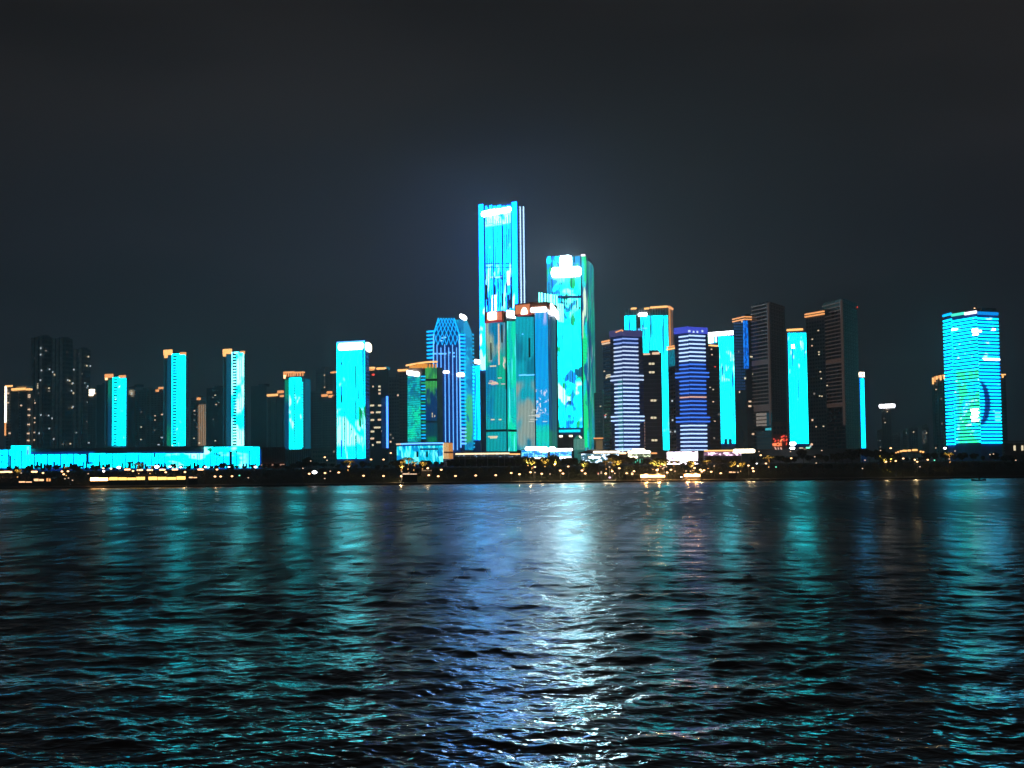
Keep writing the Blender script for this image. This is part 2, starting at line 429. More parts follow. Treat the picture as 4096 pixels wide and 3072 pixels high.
led_apartment('slim apartment tower with white and cyan LED strip and dark green side', (892, 907, 931, 957, 976, 990), 1404, 1783,
    [(893, 929, 1396, 1416, 'amber'), (894, 905, 1416, 1426, 'amber'), (962, 981, 1404, 1417, 'orange')], 1600,
    [((1.0, 1.5, 1.3), (.05, .04), (.42, .52), {'seed': 5}), ((.0, .35, .3), (.16, .07), (.60, .64))], 11.6, (0, .07, .13))
b = led_apartment('slim apartment tower with saw-tooth right edge on its cyan LED strip', (1136, 1141, 1160, 1205, 1213, 1240), 1505, 1797,
    [(1135, 1174, 1486, 1502, 'orange'), (1136, 1142, 1500, 1510, 'warm'), (1179, 1213, 1487, 1500, 'orange')], 1500,
    [((.9, 1.6, 1.8), (.13, .05), (.56, .62), {'v': (40, 90)})], 10.6, (0, .05, .13), [(GREEN, (.01, .01), (.2, .4), {'v': (70, 120), 'soft': 10, 'k': .6})], zig=True)
pane(b.root, 'side_screen', b.faces[1], (1216, 1239, 1517, 1800), .5, .9, emit('side_screen_teal', (0, .10, .17)))

# ------------------------------------------------------------------ dark towers at the back left
def dark(label, corners, top, Y=None, mat='conc', nu=5, pitch=3.1, litp=.03, glow=('dimwin', 'coolwin', 'warmdim'), group='unlit apartment towers behind the waterfront', name='apartment_tower', seed=0, piersn=0, lamps=(), wins=(), depth=26, part='wall', maxlit=25, **kw):
    b = tower(name, label, 'tower', corners, top, M[mat], depth=depth, group=group, part=part, **kw)
    for k, F in enumerate(b.faces):
        nn = max(2, int(nu * F.len / b.F.len)) if k else nu
        win_grid(b, F, .6, F.len - .6, b.zb + 4, b.zt - 1.5, nn, pitch, litp=litp, glow=glow, seed=seed + k * 31 + len(label), maxlit=maxlit)
    if piersn: piers(b, b.F, piersn, M[mat], 1.0, 1.2)
    J = Join(); u0, u1 = b.F.len * .3, b.F.len * .7
    J.box(b.F, (u0, u1, b.zt - .6, b.zt + 2.6), -min(depth, 14), -5, m=True); J.out('roof_plant_room', M[mat], b.root)
    for (x0, x1, y0, y1, mt) in lamps: pane(b.root, 'roof_lamp', b.F, (x0, x1, y0, y1), -2.5, 1.3, M[mt])
    for (x, y, mt) in wins: lit_at(b, b.F, [(x, y)], 5, 4, M[mt])
    return b
GL = ('dimwin', 'warmdim', 'dimwin', 'coolwin')
b = dark('dark tower at the far left with a yellow light strip down its left edge', [(22, 1500), (120, 1480)], 1556, nu=6, litp=.0, mat='stone', piersn=0,
     lamps=[(49, 103, 1552, 1561, 'amber'), (108, 122, 1554, 1561, 'amber')])
pane(b.root, 'light_strip', b.F, (22, 27, 1545, 1690), 0, .9, M['whitewarm'])
pane(b.root, 'light_strip', b.F, (22, 26, 1690, 1742), 0, .9, M['orange'])
pane(b.root, 'light_strip', b.F, (23, 50, 1541, 1548), -.3, .9, M['amber'])
pane(b.root, 'stair_wall', b.F, (50, 78, 1567, 1780), 0, 1.8, M['stone']); pane(b.root, 'stair_wall', b.F, (88, 112, 1567, 1780), 0, 1.2, M['conc'])
lit_at(b, b.F, [(120, 1580), (120, 1588), (120, 1638), (120, 1661), (119, 1698), (118, 1734), (118, 1762), (34, 1573), (33, 1611), (90, 1622), (44, 1733)], 5, 5, M['warmdim'], n=1.9)
# big grey cluster
CL = []
b = dark('tallest grey apartment block at the back left, with curved vertical bays', [(125, 1960), (176, 1935), (206, 1950)], 1352, mat='conc', nu=4, litp=.02, glow=GL, seed=1, maxlit=14)
piers(b, b.F, 3, M['fin'], 3.2, 2.5); b.mid = 176; CL.append(b)
for Fx in b.faces: ledges(b, Fx, .5, Fx.len - .5, GROUND + 5, b.zt - 3, 6.2, M['ledge'], .7, 1.0)
lit_at(b, b.F, [(150, 1540), (150, 1550)], 9, 12, M['warmwin'])
lit_at(b, b.F, [(150, 1612), (149, 1672), (149, 1690), (148, 1730), (148, 1760)], 5, 5, M['warmdim'], n=2.8)
b = dark('grey apartment block with two pale fins, in the middle of the grey cluster', [(207, 1940), (262, 1925), (291, 1945)], 1356, mat='conc', nu=5, litp=.02, glow=GL, seed=4, maxlit=14)
piers(b, b.F, 3, M['fin'], 2.4, 2.8, u0=2, u1=b.F.len * .9); b.mid = 262; CL.append(b)
for Fx in b.faces: ledges(b, Fx, .5, Fx.len - .5, GROUND + 5, b.zt - 3, 6.2, M['ledge'], .7, 1.0)
b = dark('grey apartment block with a stepped lower roof, rightmost of the grey cluster', [(292, 1930), (335, 1920), (362, 1940)], 1398, mat='conc', nu=4, litp=.03, glow=GL, seed=6, maxlit=12)
piers(b, b.F, 2, M['fin'], 2.6, 2.5); b.mid = 335; CL.append(b)
for Fx in b.faces: ledges(b, Fx, .5, Fx.len - .5, GROUND + 5, b.zt - 3, 6.2, M['ledge'], .7, 1.0)
for (x, y) in [(171,1393),(171,1419),(175,1482),(192,1477),(219,1489),(226,1499),(171,1521),(265,1521),(272,1523),(283,1535),(299,1533),(302,1479),(346,1427),(340,1463),(354,1464),(191,1553),(280,1563),(301,1573),(283,1631),(300,1627),(174,1660),(190,1662),(218,1674),(207,1714),(168,1733),(225,1756),(277,1775),(345,1609),(358,1650),(352,1711),(344,1545)]:
    bb = CL[0] if x < 206 else CL[1] if x < 292 else CL[2]; Fx = bb.faces[0] if x < bb.mid else bb.faces[1]
    pane(bb.root, 'window', Fx, (x - 2.4, x + 2.4, y - 3, y + 3), 2.8, 3.1, M['warmwin' if (x * y) % 3 else 'coolwin'])
dark('narrow brownish tower carrying a bright warm lamp, right of the grey cluster', [(350, 1860), (384, 1850)], 1578, mat='conc_brown', nu=3, litp=.02, lamps=[(359, 373, 1557, 1583, 'whitewarm')])
dark('unlit blue-black tower beside the shortest cyan strip tower', [(386, 1800), (419, 1790)], 1540, mat='glass', nu=3, litp=0)
dark('unlit apartment block with a few lights, right of the shortest cyan strip tower', [(514, 1820), (541, 1800)], 1548, mat='glass', nu=3, litp=.01)
dark('dark apartment block with warm dotted windows behind the second cyan strip tower', [(541, 1900), (601, 1885)], 1560, mat='conc', nu=5, litp=.01, piersn=2, wins=[(566, 1648, 'dimwin'), (566, 1708, 'warmwin'), (565, 1758, 'warmwin'), (584, 1670, 'dimwin')])
dark('dark apartment block topped with small orange lamps', [(602, 1890), (656, 1875)], 1556, mat='conc', nu=4, litp=.02, lamps=[(625, 636, 1558, 1567, 'orange'), (636, 650, 1548, 1556, 'orange'), (650, 662, 1551, 1556, 'orange')], wins=[(621, 1663, 'warmdim'), (621, 1680, 'warmdim'), (619, 1721, 'dimwin')])
dark('narrow grey tower with one orange roof lamp, left of the floodlit tan block', [(762, 1850), (794, 1840)], 1592, mat='conc_brown', nu=3, litp=.02, lamps=[(790, 797, 1590, 1600, 'orange')], wins=[(780, 1658, 'dimwin'), (778, 1681, 'dimwin'), (777, 1753, 'warmwin')])
b = tower('floodlit_tower', 'slim tower floodlit in pale tan, between two cyan strip towers', 'tower', [(794, 1700), (823, 1690)], 1606, M['conc_pale'], depth=20)
pane(b.root, 'floodlit_front', b.F, (794, 823, 1618, 1782), 0, .6, led('tan_flood', b.root, (.36, .22, .12), [((.20, .18, .15), (.25, .02), (.5, .7))], 1, False))  # floodlighting painted as the front's own faint emission, without a flood lamp
lit_at(b, b.F, [(800, 1772)], 6, 6, M['warmwin'], n=.9); piers(b, b.F, 4, M['ledge'], .8, .9, z1=b.zt - 4)
dark('black apartment block with a few white windows, left of the third cyan strip tower', [(826, 1800), (892, 1780)], 1553, mat='glass', nu=6, litp=.01, wins=[(861, 1581, 'warmwin'), (853, 1590, 'dimwin'), (865, 1618, 'warmdim'), (875, 1610, 'dimwin'), (854, 1677, 'dimwin'), (862, 1763, 'warmwin')])
dark('unlit blue-black tower right of the third cyan strip tower', [(1004, 1800), (1066, 1785)], 1545, mat='glass', nu=5, litp=.006)
dark('brownish tower with a row of orange roof lamps, left of the saw-tooth strip tower', [(1070, 1850), (1141, 1830)], 1578, mat='conc_brown', nu=6, litp=.01, piersn=3, lamps=[(1070, 1112, 1576, 1585, 'amber'), (1112, 1130, 1562, 1572, 'orange'), (1122, 1138, 1580, 1588, 'orange')], wins=[(1101, 1606, 'dimwin')])
dark('tall grey-brown tower with dotted stair windows, left of the wide cyan tower', [(1262, 1880), (1300, 1860), (1332, 1875)], 1477, mat='conc_brown', nu=4, litp=.0, lamps=[(1325, 1345, 1486, 1492, 'orange')], wins=[(1298, 1501, 'warmdim'), (1298, 1525, 'dimwin'), (1298, 1549, 'warmdim')])
dark('teal-grey block behind the right flank of the saw-tooth strip tower', [(1242, 1760), (1287, 1750)], 1566, mat='conc', nu=4, litp=0)
dark('dark brown block with three orange roof lamps beside the wide cyan tower', [(1288, 1740), (1347, 1730)], 1586, mat='conc_brown', nu=5, litp=.01, lamps=[(1288, 1307, 1577, 1587, 'orange'), (1309, 1325, 1565, 1574, 'orange'), (1316, 1328, 1580, 1590, 'orange')])

# ------------------------------------------------------------------ wide cyan tower
b = tower('led_tower', 'wide cyan LED tower with a glowing white crown band, standing alone left of centre', 'tower', [(1346, 1262), (1463, 1250), (1476, 1268)], 1360, M['bluewall'], base=GROUND, at=1)
F = b.F; vz = lambda x, y: F.z(x, y) - GROUND
SHAPE = (.75, 1.3, 1.2)
m1 = led('cyan_screen_tower', b.root, CYAN, [
    (SHAPE, (.055, .035), (.44, .50), {'v': (vz(1400, 1790), vz(1400, 1630)), 'seed': 2.2, 'soft': 4}),
    ((.7, 1.5, 1.4), (.12, .03), (.58, .64), {'v': (0, 45), 'seed': 9}),
    ((.5, 1.5, 1.4), (.09, .06), (.60, .66), {'v': (60, 95), 'seed': 4, 'u': (UL(b, F, 1349), UL(b, F, 1385))}),
    ((0, .7, .25), (.2, .03), (.60, .66), {'v': (25, 60), 'seed': 3})])
pane(b.root, 'led_screen', F, (1349, 1459, 1366, 1834), 0, 1, m1)
roundsign(b.root, 'crown_sign', F, 1356, 1456, 1372, 1400, 1, 1.8, M['white'])
pane(b.root, 'crown_band', F, (1349, 1459, 1365, 1371), 1, 1.3, M['cyanwhite'])
J = Join(); rnd = random.Random(3)
for x, segs in ((1365, ((1400, 1460), (1545, 1610), (1760, 1830))), (1378, ((1640, 1800),)), (1393, ((1400, 1408),)), (1418, ((1400, 1460),)), (1422, ((1460, 1560), (1600, 1680), (1740, 1834))), (1432, ((1500, 1600),)), (1437, ((1400, 1425), (1560, 1605))), (1449, ((1400, 1520), (1640, 1700))), (1455, ((1380, 1834),))):
    for y0, y1 in segs: J.box(F, (x, x + 3.2, y0, y1), .9, 1.5)
J.out('mullion', M['glassblack'], b.root, stuff=True)
mull(b, F, (1356, 1370, 1386, 1399, 1408, 1414, 1428, 1443), 1402, 1834, 2.0, 1.5, .8, 6)
pane(b.root, 'top_sill', F, (1346, 1463, 1358, 1361.5), -1, 1.5, M['dark'])
J = Join()
for y in range(1400, 1830, 14): J.box(b.faces[1], (1464, 1475, y, y + 5), 0, .4)
J.out('side_window_band', M['bluedim'], b.root, stuff=True)
s = thing('rooftop_sign', 'bright warm-white oval sign on the top right corner of the wide cyan tower', 'sign', b.faces[1].pt(0, b.zt), 0, x=1470)
roundsign(s, 'sign_face', Face(P(1458, 1388, 1247).xy, P(1488, 1388, 1249).xy, 1388), 1460, 1486, 1370, 1408, 0, 1.2, M['whitewarm'], .45, -.35)
J = Join(); g = P(1463, 1400, 1250); J.bar(g, P(1472, 1392, 1249), .25); J.out('bracket', M['metal'], s)

# ------------------------------------------------------------------ offices between wide cyan tower and lattice tower
b = dark('dark office block with rows of yellow lit windows beside the wide cyan tower', [(1479, 1330), (1553, 1322)], 1478, mat='glass', nu=6, pitch=3.6, litp=.0, group='x', lamps=[(1480, 1496, 1468, 1474, 'amber'), (1480, 1497, 1476, 1482, 'orange'), (1508, 1540, 1470, 1478, 'amber'), (1490, 1498, 1495, 1503, 'red')], name='office_block')
del b.root['group']
WROWS = [(1492, 1546, 4), (1518, 1546, 9), (1518, 1560, 9), (1518, 1574, 8), (1488, 1622, 16), (1518, 1622, 12), (1488, 1650, 12), (1513, 1649, 18), (1489, 1680, 14), (1517, 1679, 12), (1489, 1726, 14), (1508, 1710, 26), (1488, 1754, 14), (1513, 1769, 16), (1490, 1780, 6), (1530, 1725, 10), (1533, 1754, 8)]
for i, (x, y, w) in enumerate(WROWS): pane(b.root, 'window', b.F, (x - w / 2, x + w / 2, y - 3.5, y + 3.5), 0, .4, M['warmwin' if i % 3 else 'warmdim'])
pane(b.root, 'led_column', b.F, (1546, 1552, 1585, 1792), 0, 1.2, led('blue_col', b.root, (.05, .25, 1.1), [((.4, .7, 1.3), (.5, .2), (.55, .6))], 1, False))
pane(b.root, 'led_column', b.F, (1526, 1545, 1590, 1792), 0, .5, emit('blue_col_dim', (0, .02, .10)))
b = dark('grey-green office block with a thin blue LED line, behind the office with yellow windows', [(1554, 1420), (1609, 1410)], 1508, mat='conc', nu=5, pitch=3.6, litp=.03, group='x', glow=('dimwin', 'warmdim'), name='office_block', maxlit=18); del b.root['group']
pane(b.root, 'led_column', b.F, (1599, 1608, 1512, 1765), 0, 1, led('blue_col2', b.root, (.0, .08, .5), [((.02, .3, .9), (.5, .1), (.5, .6))], 1, False))
b = dark('narrow brown tower with an orange roof line left of the curved orange crown', [(1594, 1400), (1634, 1395)], 1481, mat='conc_brown', nu=3, litp=0, group='x', lamps=[(1593, 1632, 1477, 1485, 'amber')]); del b.root['group']

# curved crown tower
b = tower('curved_crown_tower', 'tower with a curved orange crown, green and teal LED stripes and brown right edge', 'tower', [(1630, 1292), (1690, 1270), (1749, 1270), (1770, 1278)], 1470, M['conc_brown'], base=GROUND, at=1)
Fa, Fb, Fc_ = b.faces
m1 = led('curved_screen', b.root, (0, .62, .62), [((0, .20, .42), (.10, .14), (.45, .55), {'v': (60, 105)}), ((.0, 1.0, .55), (.08, .09), (.42, .6), {'v': (0, 60)}), ((0, .25, .25), (.3, .3), (.56, .62))])
pane(b.root, 'led_screen', Fa, (1632, 1681, 1503, 1768), 0, .8, m1)
J = Join()
for y in range(1512, 1765, 9): J.box(Fa, (1632, 1681, y, y + 1.6), .8, 1.0)
J.out('floor_line', M['glass'], b.root, stuff=True)
for y in range(1504, 1762, 13): pane(b.root, 'balcony', Fb, (1684, 1701, y, y + 4), 0, 1.5, M['cyanbar'] if (y // 13) % 3 else M['balgreen'])
m2 = led('green_screen', b.root, (0, .07, .12), [((.06, .55, .12), (.03, .02), (.38, .46), {'v': (55, 110), 'seed': 3}), ((0, .05, .20), (.06, .03), (.5, .6), {'v': (30, 75)}), ((.0, .30, .12), (.1, .04), (.45, .55), {'v': (0, 30)})], 1, False)
for i in range(8):
    x = 1702 + i * 5.9; pane(b.root, 'light_fin', Fb, (x, x + 3.4, 1468, 1768), 0, .9, m2)
for y0, y1 in ((1515, 1524), (1684, 1691)): pane(b.root, 'dark_band', Fb, (1702, 1749, y0, y1), .8, 1.3, M['dark'])
lit_at(b, Fb, [(1728, 1655), (1738, 1664), (1728, 1665)], 3, 8, M['warmwin'], n=1.2)
J = Join(); 
N_ = 14
for i in range(N_):
    xa = 1625 + (1748 - 1625) * i / N_; xb = 1625 + (1748 - 1625) * (i + 1) / N_
    ya = 1462 - 15 * math.sin(math.pi / 2 * (i / N_)); yb = 1462 - 15 * math.sin(math.pi / 2 * ((i + 1) / N_))
    J.bar(P(xa, ya, 1286 - 18 * i / N_), P(xb, yb, 1286 - 18 * (i + 1) / N_), .75)
J.out('crown_light_line', M['amber'], b.root)
J = Join()
for i in range(9):
    x = 1640 + i * 12.5; J.box(Fb if x > 1690 else Fa, (x, x + 7, 1456 if x > 1660 else 1462, 1472), -3, .9)
J.out('crown_soffit', emit('crown_glow', (1.0, .38, .05)), b.root, stuff=True)
s = thing('rooftop_sign', 'white glowing sign on top of the teal screen of the curved-crown tower', 'sign', Fa.pt(3, 120), 0, x=1655)
roundsign(s, 'sign_face', Fa, 1633, 1680, 1485, 1503, .8, 1.8, M['white'], .4, -.15)

# ------------------------------------------------------------------ lattice tower
b = tower('lattice_crown_tower', 'blue tower with a glowing cyan lattice crown and pointed right wing', 'tower', [(1712, 1306), (1737, 1300)], 1322, M['bluewall'], depth=30)
Y = 1296
def wallface(xa, Ya, xb, Yb, yref): return Face(P(xa, yref, Ya).xy, P(xb, yref, Yb).xy, yref)
F = wallface(1735, Y, 1838, Y, 1380)
zc = F.z(1785, 1345)
# tapering glass body behind the lattice
u = [F.u(1735), F.u(1838)]; zt = F.z(1785, 1274)
ut = [F.u(1755), F.u(1817)]; zm = F.z(1785, 1330)
V = []
for n in (0, -26): V += [F.pt(u[0], GROUND, n), F.pt(u[1], GROUND, n), F.pt(u[1], zm, n), F.pt(ut[1], zt, n), F.pt(ut[0], zt, n), F.pt(u[0], zm, n)]
mesh_obj('front_wall', V, [(0, 1, 2, 3, 4, 5), (11, 10, 9, 8, 7, 6)] + [(i, 6 + i, 6 + (i + 1) % 6, (i + 1) % 6) for i in range(6)], emit('navy_glass', (.0, .018, .14), 1, (.02, .03, .1)), b.root)
tubes = [1748 + i * 15.6 for i in range(6)]
for i, x in enumerate(tubes):
    pane(b.root, 'light_tube', F, (x - 1.4, x + 1.4, 1378 if i % 2 == 0 else 1390, 1800), 0, 1.3, M['cyanwhite'])
def lat(p, q, w=.27): Jl.bar(F.pt(F.u(p[0]), F.z(p[0], p[1]), .9), F.pt(F.u(q[0]), F.z(q[0], q[1]), .9), w)
# lattice diamonds: narrowing towards the top
rows = [1272, 1286, 1299, 1314, 1332, 1352, 1380]
def xs_at(y):
    k = max(0, min(1, (y - 1272) / 66)); return 1755 - 20 * k, 1817 + 21 * k
def node(i, j):      # node column i in 0..12, row j
    a, c = xs_at(rows[j]); return (a + (c - a) * i / 12.0, rows[j])
for j in range(len(rows) - 1):
    Jl = Join()
    for i in range(0, 13):
        if (i + j) % 2: continue
        for di in (-1, 1):
            if 0 <= i + di <= 12: lat(node(i, j), node(i + di, j + 1))
    Jl.out('lattice_row', M['cyanbar'], b.root)
Jl = Join(); lat((1755, 1272), (1735, 1338), .5); lat((1817, 1272), (1838, 1338), .5); Jl.out('crown_edge', M['cyanbar'], b.root)
Jl = Join(); lat((1735, 1338), (1733, 1480), .5); Jl.out('edge_tube', M['cyanwhite'], b.root)
Jl = Join(); lat((1838, 1338), (1840, 1790), .6); Jl.out('edge_tube', M['cyanwhite'], b.root)
Fw = b.F
for y in range(1323, 1440, 15): pane(b.root, 'balcony_light', Fw, (1712, 1737, y, y + 6), 0, 2, M['cyanbar'])
Fr = wallface(1838, 1297, 1856, 1300, 1380)
pr = prism('right_wing', [Fr.A, Fr.B, Fr.B - Fr.n * 25, Fr.A - Fr.n * 25], GROUND, Fr.z(1850, 1333), M['bluewall'], b.root)
for i, y in enumerate(range(1336, 1785, 15)): pane(b.root, 'balcony_light', Fr, (1838, 1857, y, y + 6.5), 0, 2.2, M['cyanbar'] if y < 1700 else M['cyanwhite'])
Fs = wallface(1852, 1302, 1889, 1330, 1400)
m3 = led('wing_screen', b.root, (.0, .20, .50), [((0, .42, .62), (.08, .05), (.5, .58)), ((.03, .42, .12), (.05, .03), (.38, .48), {'v': (20, 72), 'seed': 2}), ((0, .08, .35), (.12, .06), (.55, .62))], 1, True)
V = [];  pr_ = [(1854, 1800), (1889, 1800), (1887, 1335), (1880, 1310), (1868, 1282), (1854, 1278)]
for n in (.3, -.9 * 22): V += [Fs.pt(Fs.u(x), Fs.z(x, y), n) for x, y in pr_]
mesh_obj('pointed_wing', V, [(0, 1, 2, 3, 4, 5), (11, 10, 9, 8, 7, 6)] + [(i, 6 + i, 6 + (i + 1) % 6, (i + 1) % 6) for i in range(6)], m3, b.root)
for y in range(1335, 1790, 15): pane(b.root, 'edge_light', Fs, (1886, 1892, y, y + 7), .3, 1.2, M['edge'])
lit_at(b, F, [(1741, 1415), (1758, 1415), (1770, 1415), (1781, 1415), (1797, 1411), (1814, 1412), (1815, 1426), (1770, 1352), (1781, 1350), (1766, 1363)], 9, 5, M['cyanwhite'], n=1.5)
s = thing('rooftop_sign', 'tilted white sign on the tip of the lattice tower right wing', 'sign', P(1855, 1280, 1301), 0, x=1852)
roundsign(s, 'sign_face', wallface(1835, 1300, 1872, 1300, 1268), 1838, 1868, 1259, 1279, 0, 1.4, M['white'], .45, -.4)
J = Join(); J.bar(P(1852, 1275, 1302), P(1858, 1290, 1302), .3); J.out('bracket', M['metal'], s)
for (x0, x1, y0, y1, lb) in ((1772, 1797, 1484, 1494, 'small white light box on the lattice tower front, left of the pair'), (1826, 1858, 1492, 1508, 'larger white light box on the lattice tower right edge')):
    s = thing('light_box', lb, 'sign', F.pt(F.u(x0), F.z(x0, y1), 1.4), 0, x=x0); roundsign(s, 'sign_face', F, x0, x1, y0, y1, 2.3, 3.2, M['white'], .45); J = Join(); J.box(F, (x0 + 8, x0 + 12, y0 + 2, y1 - 2), 1.2, 2.3); J.out('bracket', M['metal'], s)
# cyan slab and its sign
b = tower('led_slab_tower', 'plain cyan LED slab between the lattice tower and the tallest tower', 'tower', [(1887, 1350), (1920, 1345)], 1462, M['bluewall'], depth=20)
pane(b.root, 'led_screen', b.F, (1889, 1918, 1464, 1760), 0, .8, led('slab_screen', b.root, CYANB, [((0, .7, 1.2), (.3, .01), (.5, .6))]))
J = Join()
for x in (1893, 1900, 1904, 1912): J.box(b.F, (x, x + 1, 1464, 1760), .7, 1.2)
J.out('mullion', M['glassblack'], b.root, stuff=True)
s = thing('rooftop_sign', 'white oval sign over the plain cyan slab tower', 'sign', b.F.pt(5, b.zt), 0, x=1905)
roundsign(s, 'sign_face', b.F, 1899, 1924, 1438, 1456, .2, 1.4, M['white'], .48, -.2)
J = Join(); J.bar(b.F.pt(b.F.u(1895), b.zt - 1, .5), b.F.pt(b.F.u(1906), b.F.z(1906, 1448), .5), .3); J.out('bracket', M['metal'], s)

# ------------------------------------------------------------------ tallest tower
b = tower('tallest_led_tower', 'tallest tower, cyan LED screens with white streaks and dark blue right side', 'tower', [(1918, 1530), (2068, 1500), (2104, 1560)], 809, M['bluewall'], yref=850, at=1)
F = b.F; vz = lambda x, y: F.z(x, y) - GROUND
WS = (1.1, 1.7, 2.3)
mT = led('tall_screen', b.root, (0, .60, 2.4), [
    (WS, (.10, .022), (.56, .62), {'v': (vz(1990, 1250), vz(1990, 1050)), 'seed': 1}),
    (WS, (.09, .05), (.42, .5), {'v': (vz(1990, 905), vz(1990, 830)), 'seed': 7}),
    ((0, .1, .5), (.35, .03), (.60, .63), {'v': (vz(1990, 1300), vz(1990, 1120)), 'seed': 4}),
    ((.8, 1.6, 2.0), (.16, .06), (.66, .70), {'seed': 12})])
mE = led('tall_edge', b.root, (0, .55, 2.6), [((.9, 1.7, 2.3), (.1, .03), (.55, .62), {'v': (60, 170), 'seed': 3}), ((1.6, 1.3, 2.3), (.1, .04), (.60, .66), {'v': (130, 190), 'seed': 8})])
pane(b.root, 'corner_screen', F, (1918, 1936, 818, 1480), 0, 1.6, mE)
pane(b.root, 'corner_screen', F, (2050, 2068, 808, 1260), 0, 1.6, mE)
# centre screens, split in panels by real joints
cols_ = [(1943, 1972), (1976, 2008), (2012, 2042)]
rows_ = [(822, 894), (897, 1052), (1056, 1068), (1072, 1110), (1113, 1250)]
for (xa, xb) in cols_:
    for (ya, yb) in rows_: pane(b.root, 'screen_panel', F, (xa, xb, ya, yb), 0, 1, mT)
J = Join(); rnd = random.Random(5)
for i in range(26):
    x = 1940 + rnd.random() * 105; y = 1085 + rnd.random() * 120; J.box(F, (x, x + 3.2, y, y + 20 + rnd.random() * 40), .9, 1.4)
for x, y0, y1 in ((1951, 818, 830), (1987, 818, 828), (1955, 818, 838), (2024, 818, 826), (2036, 862, 892), (2027, 940, 995), (2010, 905, 1050), (1947, 880, 896), (1937, 900, 935), (1944, 1150, 1200), (1950, 1190, 1260), (2030, 1180, 1260)): J.box(F, (x, x + 4, y0, y1), .9, 1.5)
J.out('unlit_mullion', M['glassblack'], b.root, stuff=True)
mull(b, F, (1938.5, 1974, 2010, 2046.5), 815, 1250, 3.0, 1.5); mull(b, F, (1950, 1958, 1966, 1983, 1992, 2001, 2019, 2028, 2036), 870, 1250, 1.8, 1.5, .9, 2)
lines = [(1950, 1972, 1107, 1113), (1980, 2006, 1106, 1112), (1946, 1970, 1059, 1063)]
for x0, x1, y0, y1 in lines: pane(b.root, 'white_light_line', F, (x0, x1, y0, y1), 1, 1.4, emit('tall_white_%d' % y0, (.8, 1.8, 2.1)))
pane(b.root, 'white_streak', F, (1966, 1984, 1180, 1250), 1, 1.4, led('streak_a', b.root, (1.8, 2.1, 2.6), [((0, 1.2, 2), (.3, .04), (.52, .6))]))
pane(b.root, 'white_streak', F, (2027, 2038, 1085, 1140), 1, 1.4, M['white'])
F2 = b.faces[1]
for x in (2080, 2093): pane(b.root, 'vertical_light', F2, (x - 1.3, x + 1.3, 826, 1225), 0, .6, emit('vert_light_%d' % x, (1.1, 1.7, 2.4), 1, sample=True))
J = Join()
for y in range(840, 1600, 12): J.box(F2, (2070, 2103, y, y + 3), 0, .3)
J.out('floor_line', M['bluedim'], b.root, stuff=True)
s = thing('rooftop_sign', 'wide white sign glowing across the top of the tallest tower', 'sign', F.pt(10, F.z(1990, 865), 1), 0, x=1990)
roundsign(s, 'sign_face', F, 1930, 1990, 842, 864, 1.2, 2.2, M['blaze'], .5, .03)
roundsign(s, 'sign_face', F, 1985, 2048, 834, 852, 1.2, 2.2, M['blaze'], .5, .03)
J = Join()
for x in (1945, 1965, 2000, 2030): J.box(F, (x, x + 2, 836, 860), .9, 1.3)
J.out('sign_frame', M['metal'], s)

# ------------------------------------------------------------------ second tall tower (rounded right side)
b = tower('second_tall_tower', 'second tallest tower with rounded green right side and blazing white top sign', 'tower', [(2188, 1462), (2330, 1450), (2352, 1462), (2366, 1485), (2373, 1515)], 1022, M['bluewall'], yref=1060, at=1)
F = b.F; vz = lambda x, y: F.z(x, y) - GROUND
mS = led('second_screen', b.root, (0, 1.2, 1.6), [
    ((.6, 1.6, 1.5), (.07, .05), (.50, .58), {'v': (vz(2270, 1290), vz(2270, 1070)), 'seed': 6}),
    ((0, .45, .95), (.06, .05), (.54, .60), {'seed': 2}),
    ((0, .75, .25), (.09, .05), (.56, .64), {'seed': 11}),
    ((1.2, 1.8, 1.6), (.06, .045), (.56, .60), {'v': (vz(2270, 1690), vz(2270, 1520)), 'seed': 14}),
    ((0, .16, .30), (.055, .045), (.57, .60), {'v': (vz(2270, 1640), vz(2270, 1420)), 'seed': 21})])
mG = led('green_side', b.root, (0, .75, .85), [((0, .9, .28), (.16, .03), (.42, .5), {'seed': 3}), ((0, .10, .30), (.12, .025), (.52, .58), {'seed': 7}), ((.9, 1.2, .9), (.12, .02), (.64, .68), {'seed': 5})])
mG2 = led('dark_green_side', b.root, (0, .16, .26), [((0, .42, .16), (.22, .03), (.44, .52), {'seed': 3}), ((0, .04, .14), (.2, .025), (.50, .56), {'seed': 7}), ((.35, .5, .45), (.3, .03), (.62, .66), {'seed': 5}), ((0, .45, .6), (.3, .012), (.56, .62), {'seed': 15})])
pane(b.root, 'corner_screen', F, (2189, 2205, 1026, 1700), 0, 1.6, mS)
for xa, xb in ((2211, 2246), (2248.5, 2284), (2287, 2320)):
    for ya, yb in ((1026, 1106), (1112, 1182), (1194, 1420), (1422, 1710)): pane(b.root, 'screen_panel', F, (xa, xb, ya, yb), 0, 1, mS)
pane(b.root, 'light_line', F, (2228, 2312, 1719, 1729), 0, 1.3, M['cyan'])
pane(b.root, 'corner_screen', F, (2328, 2344, 1026, 1790), 0, 1.6, mG)
for k in (1, 2, 3): 
    Fk = b.faces[k]; pane(b.root, 'side_screen', Fk, (.3, Fk.len - .3, GROUND + 10, b.zt - 4), 0, .6, mG2, m=True)
J = Join()
for x in (2263, 2270, 2277, 2283, 2290): J.box(F, (x - 20, x - 18, 1194, 1240), .9, 1.5)
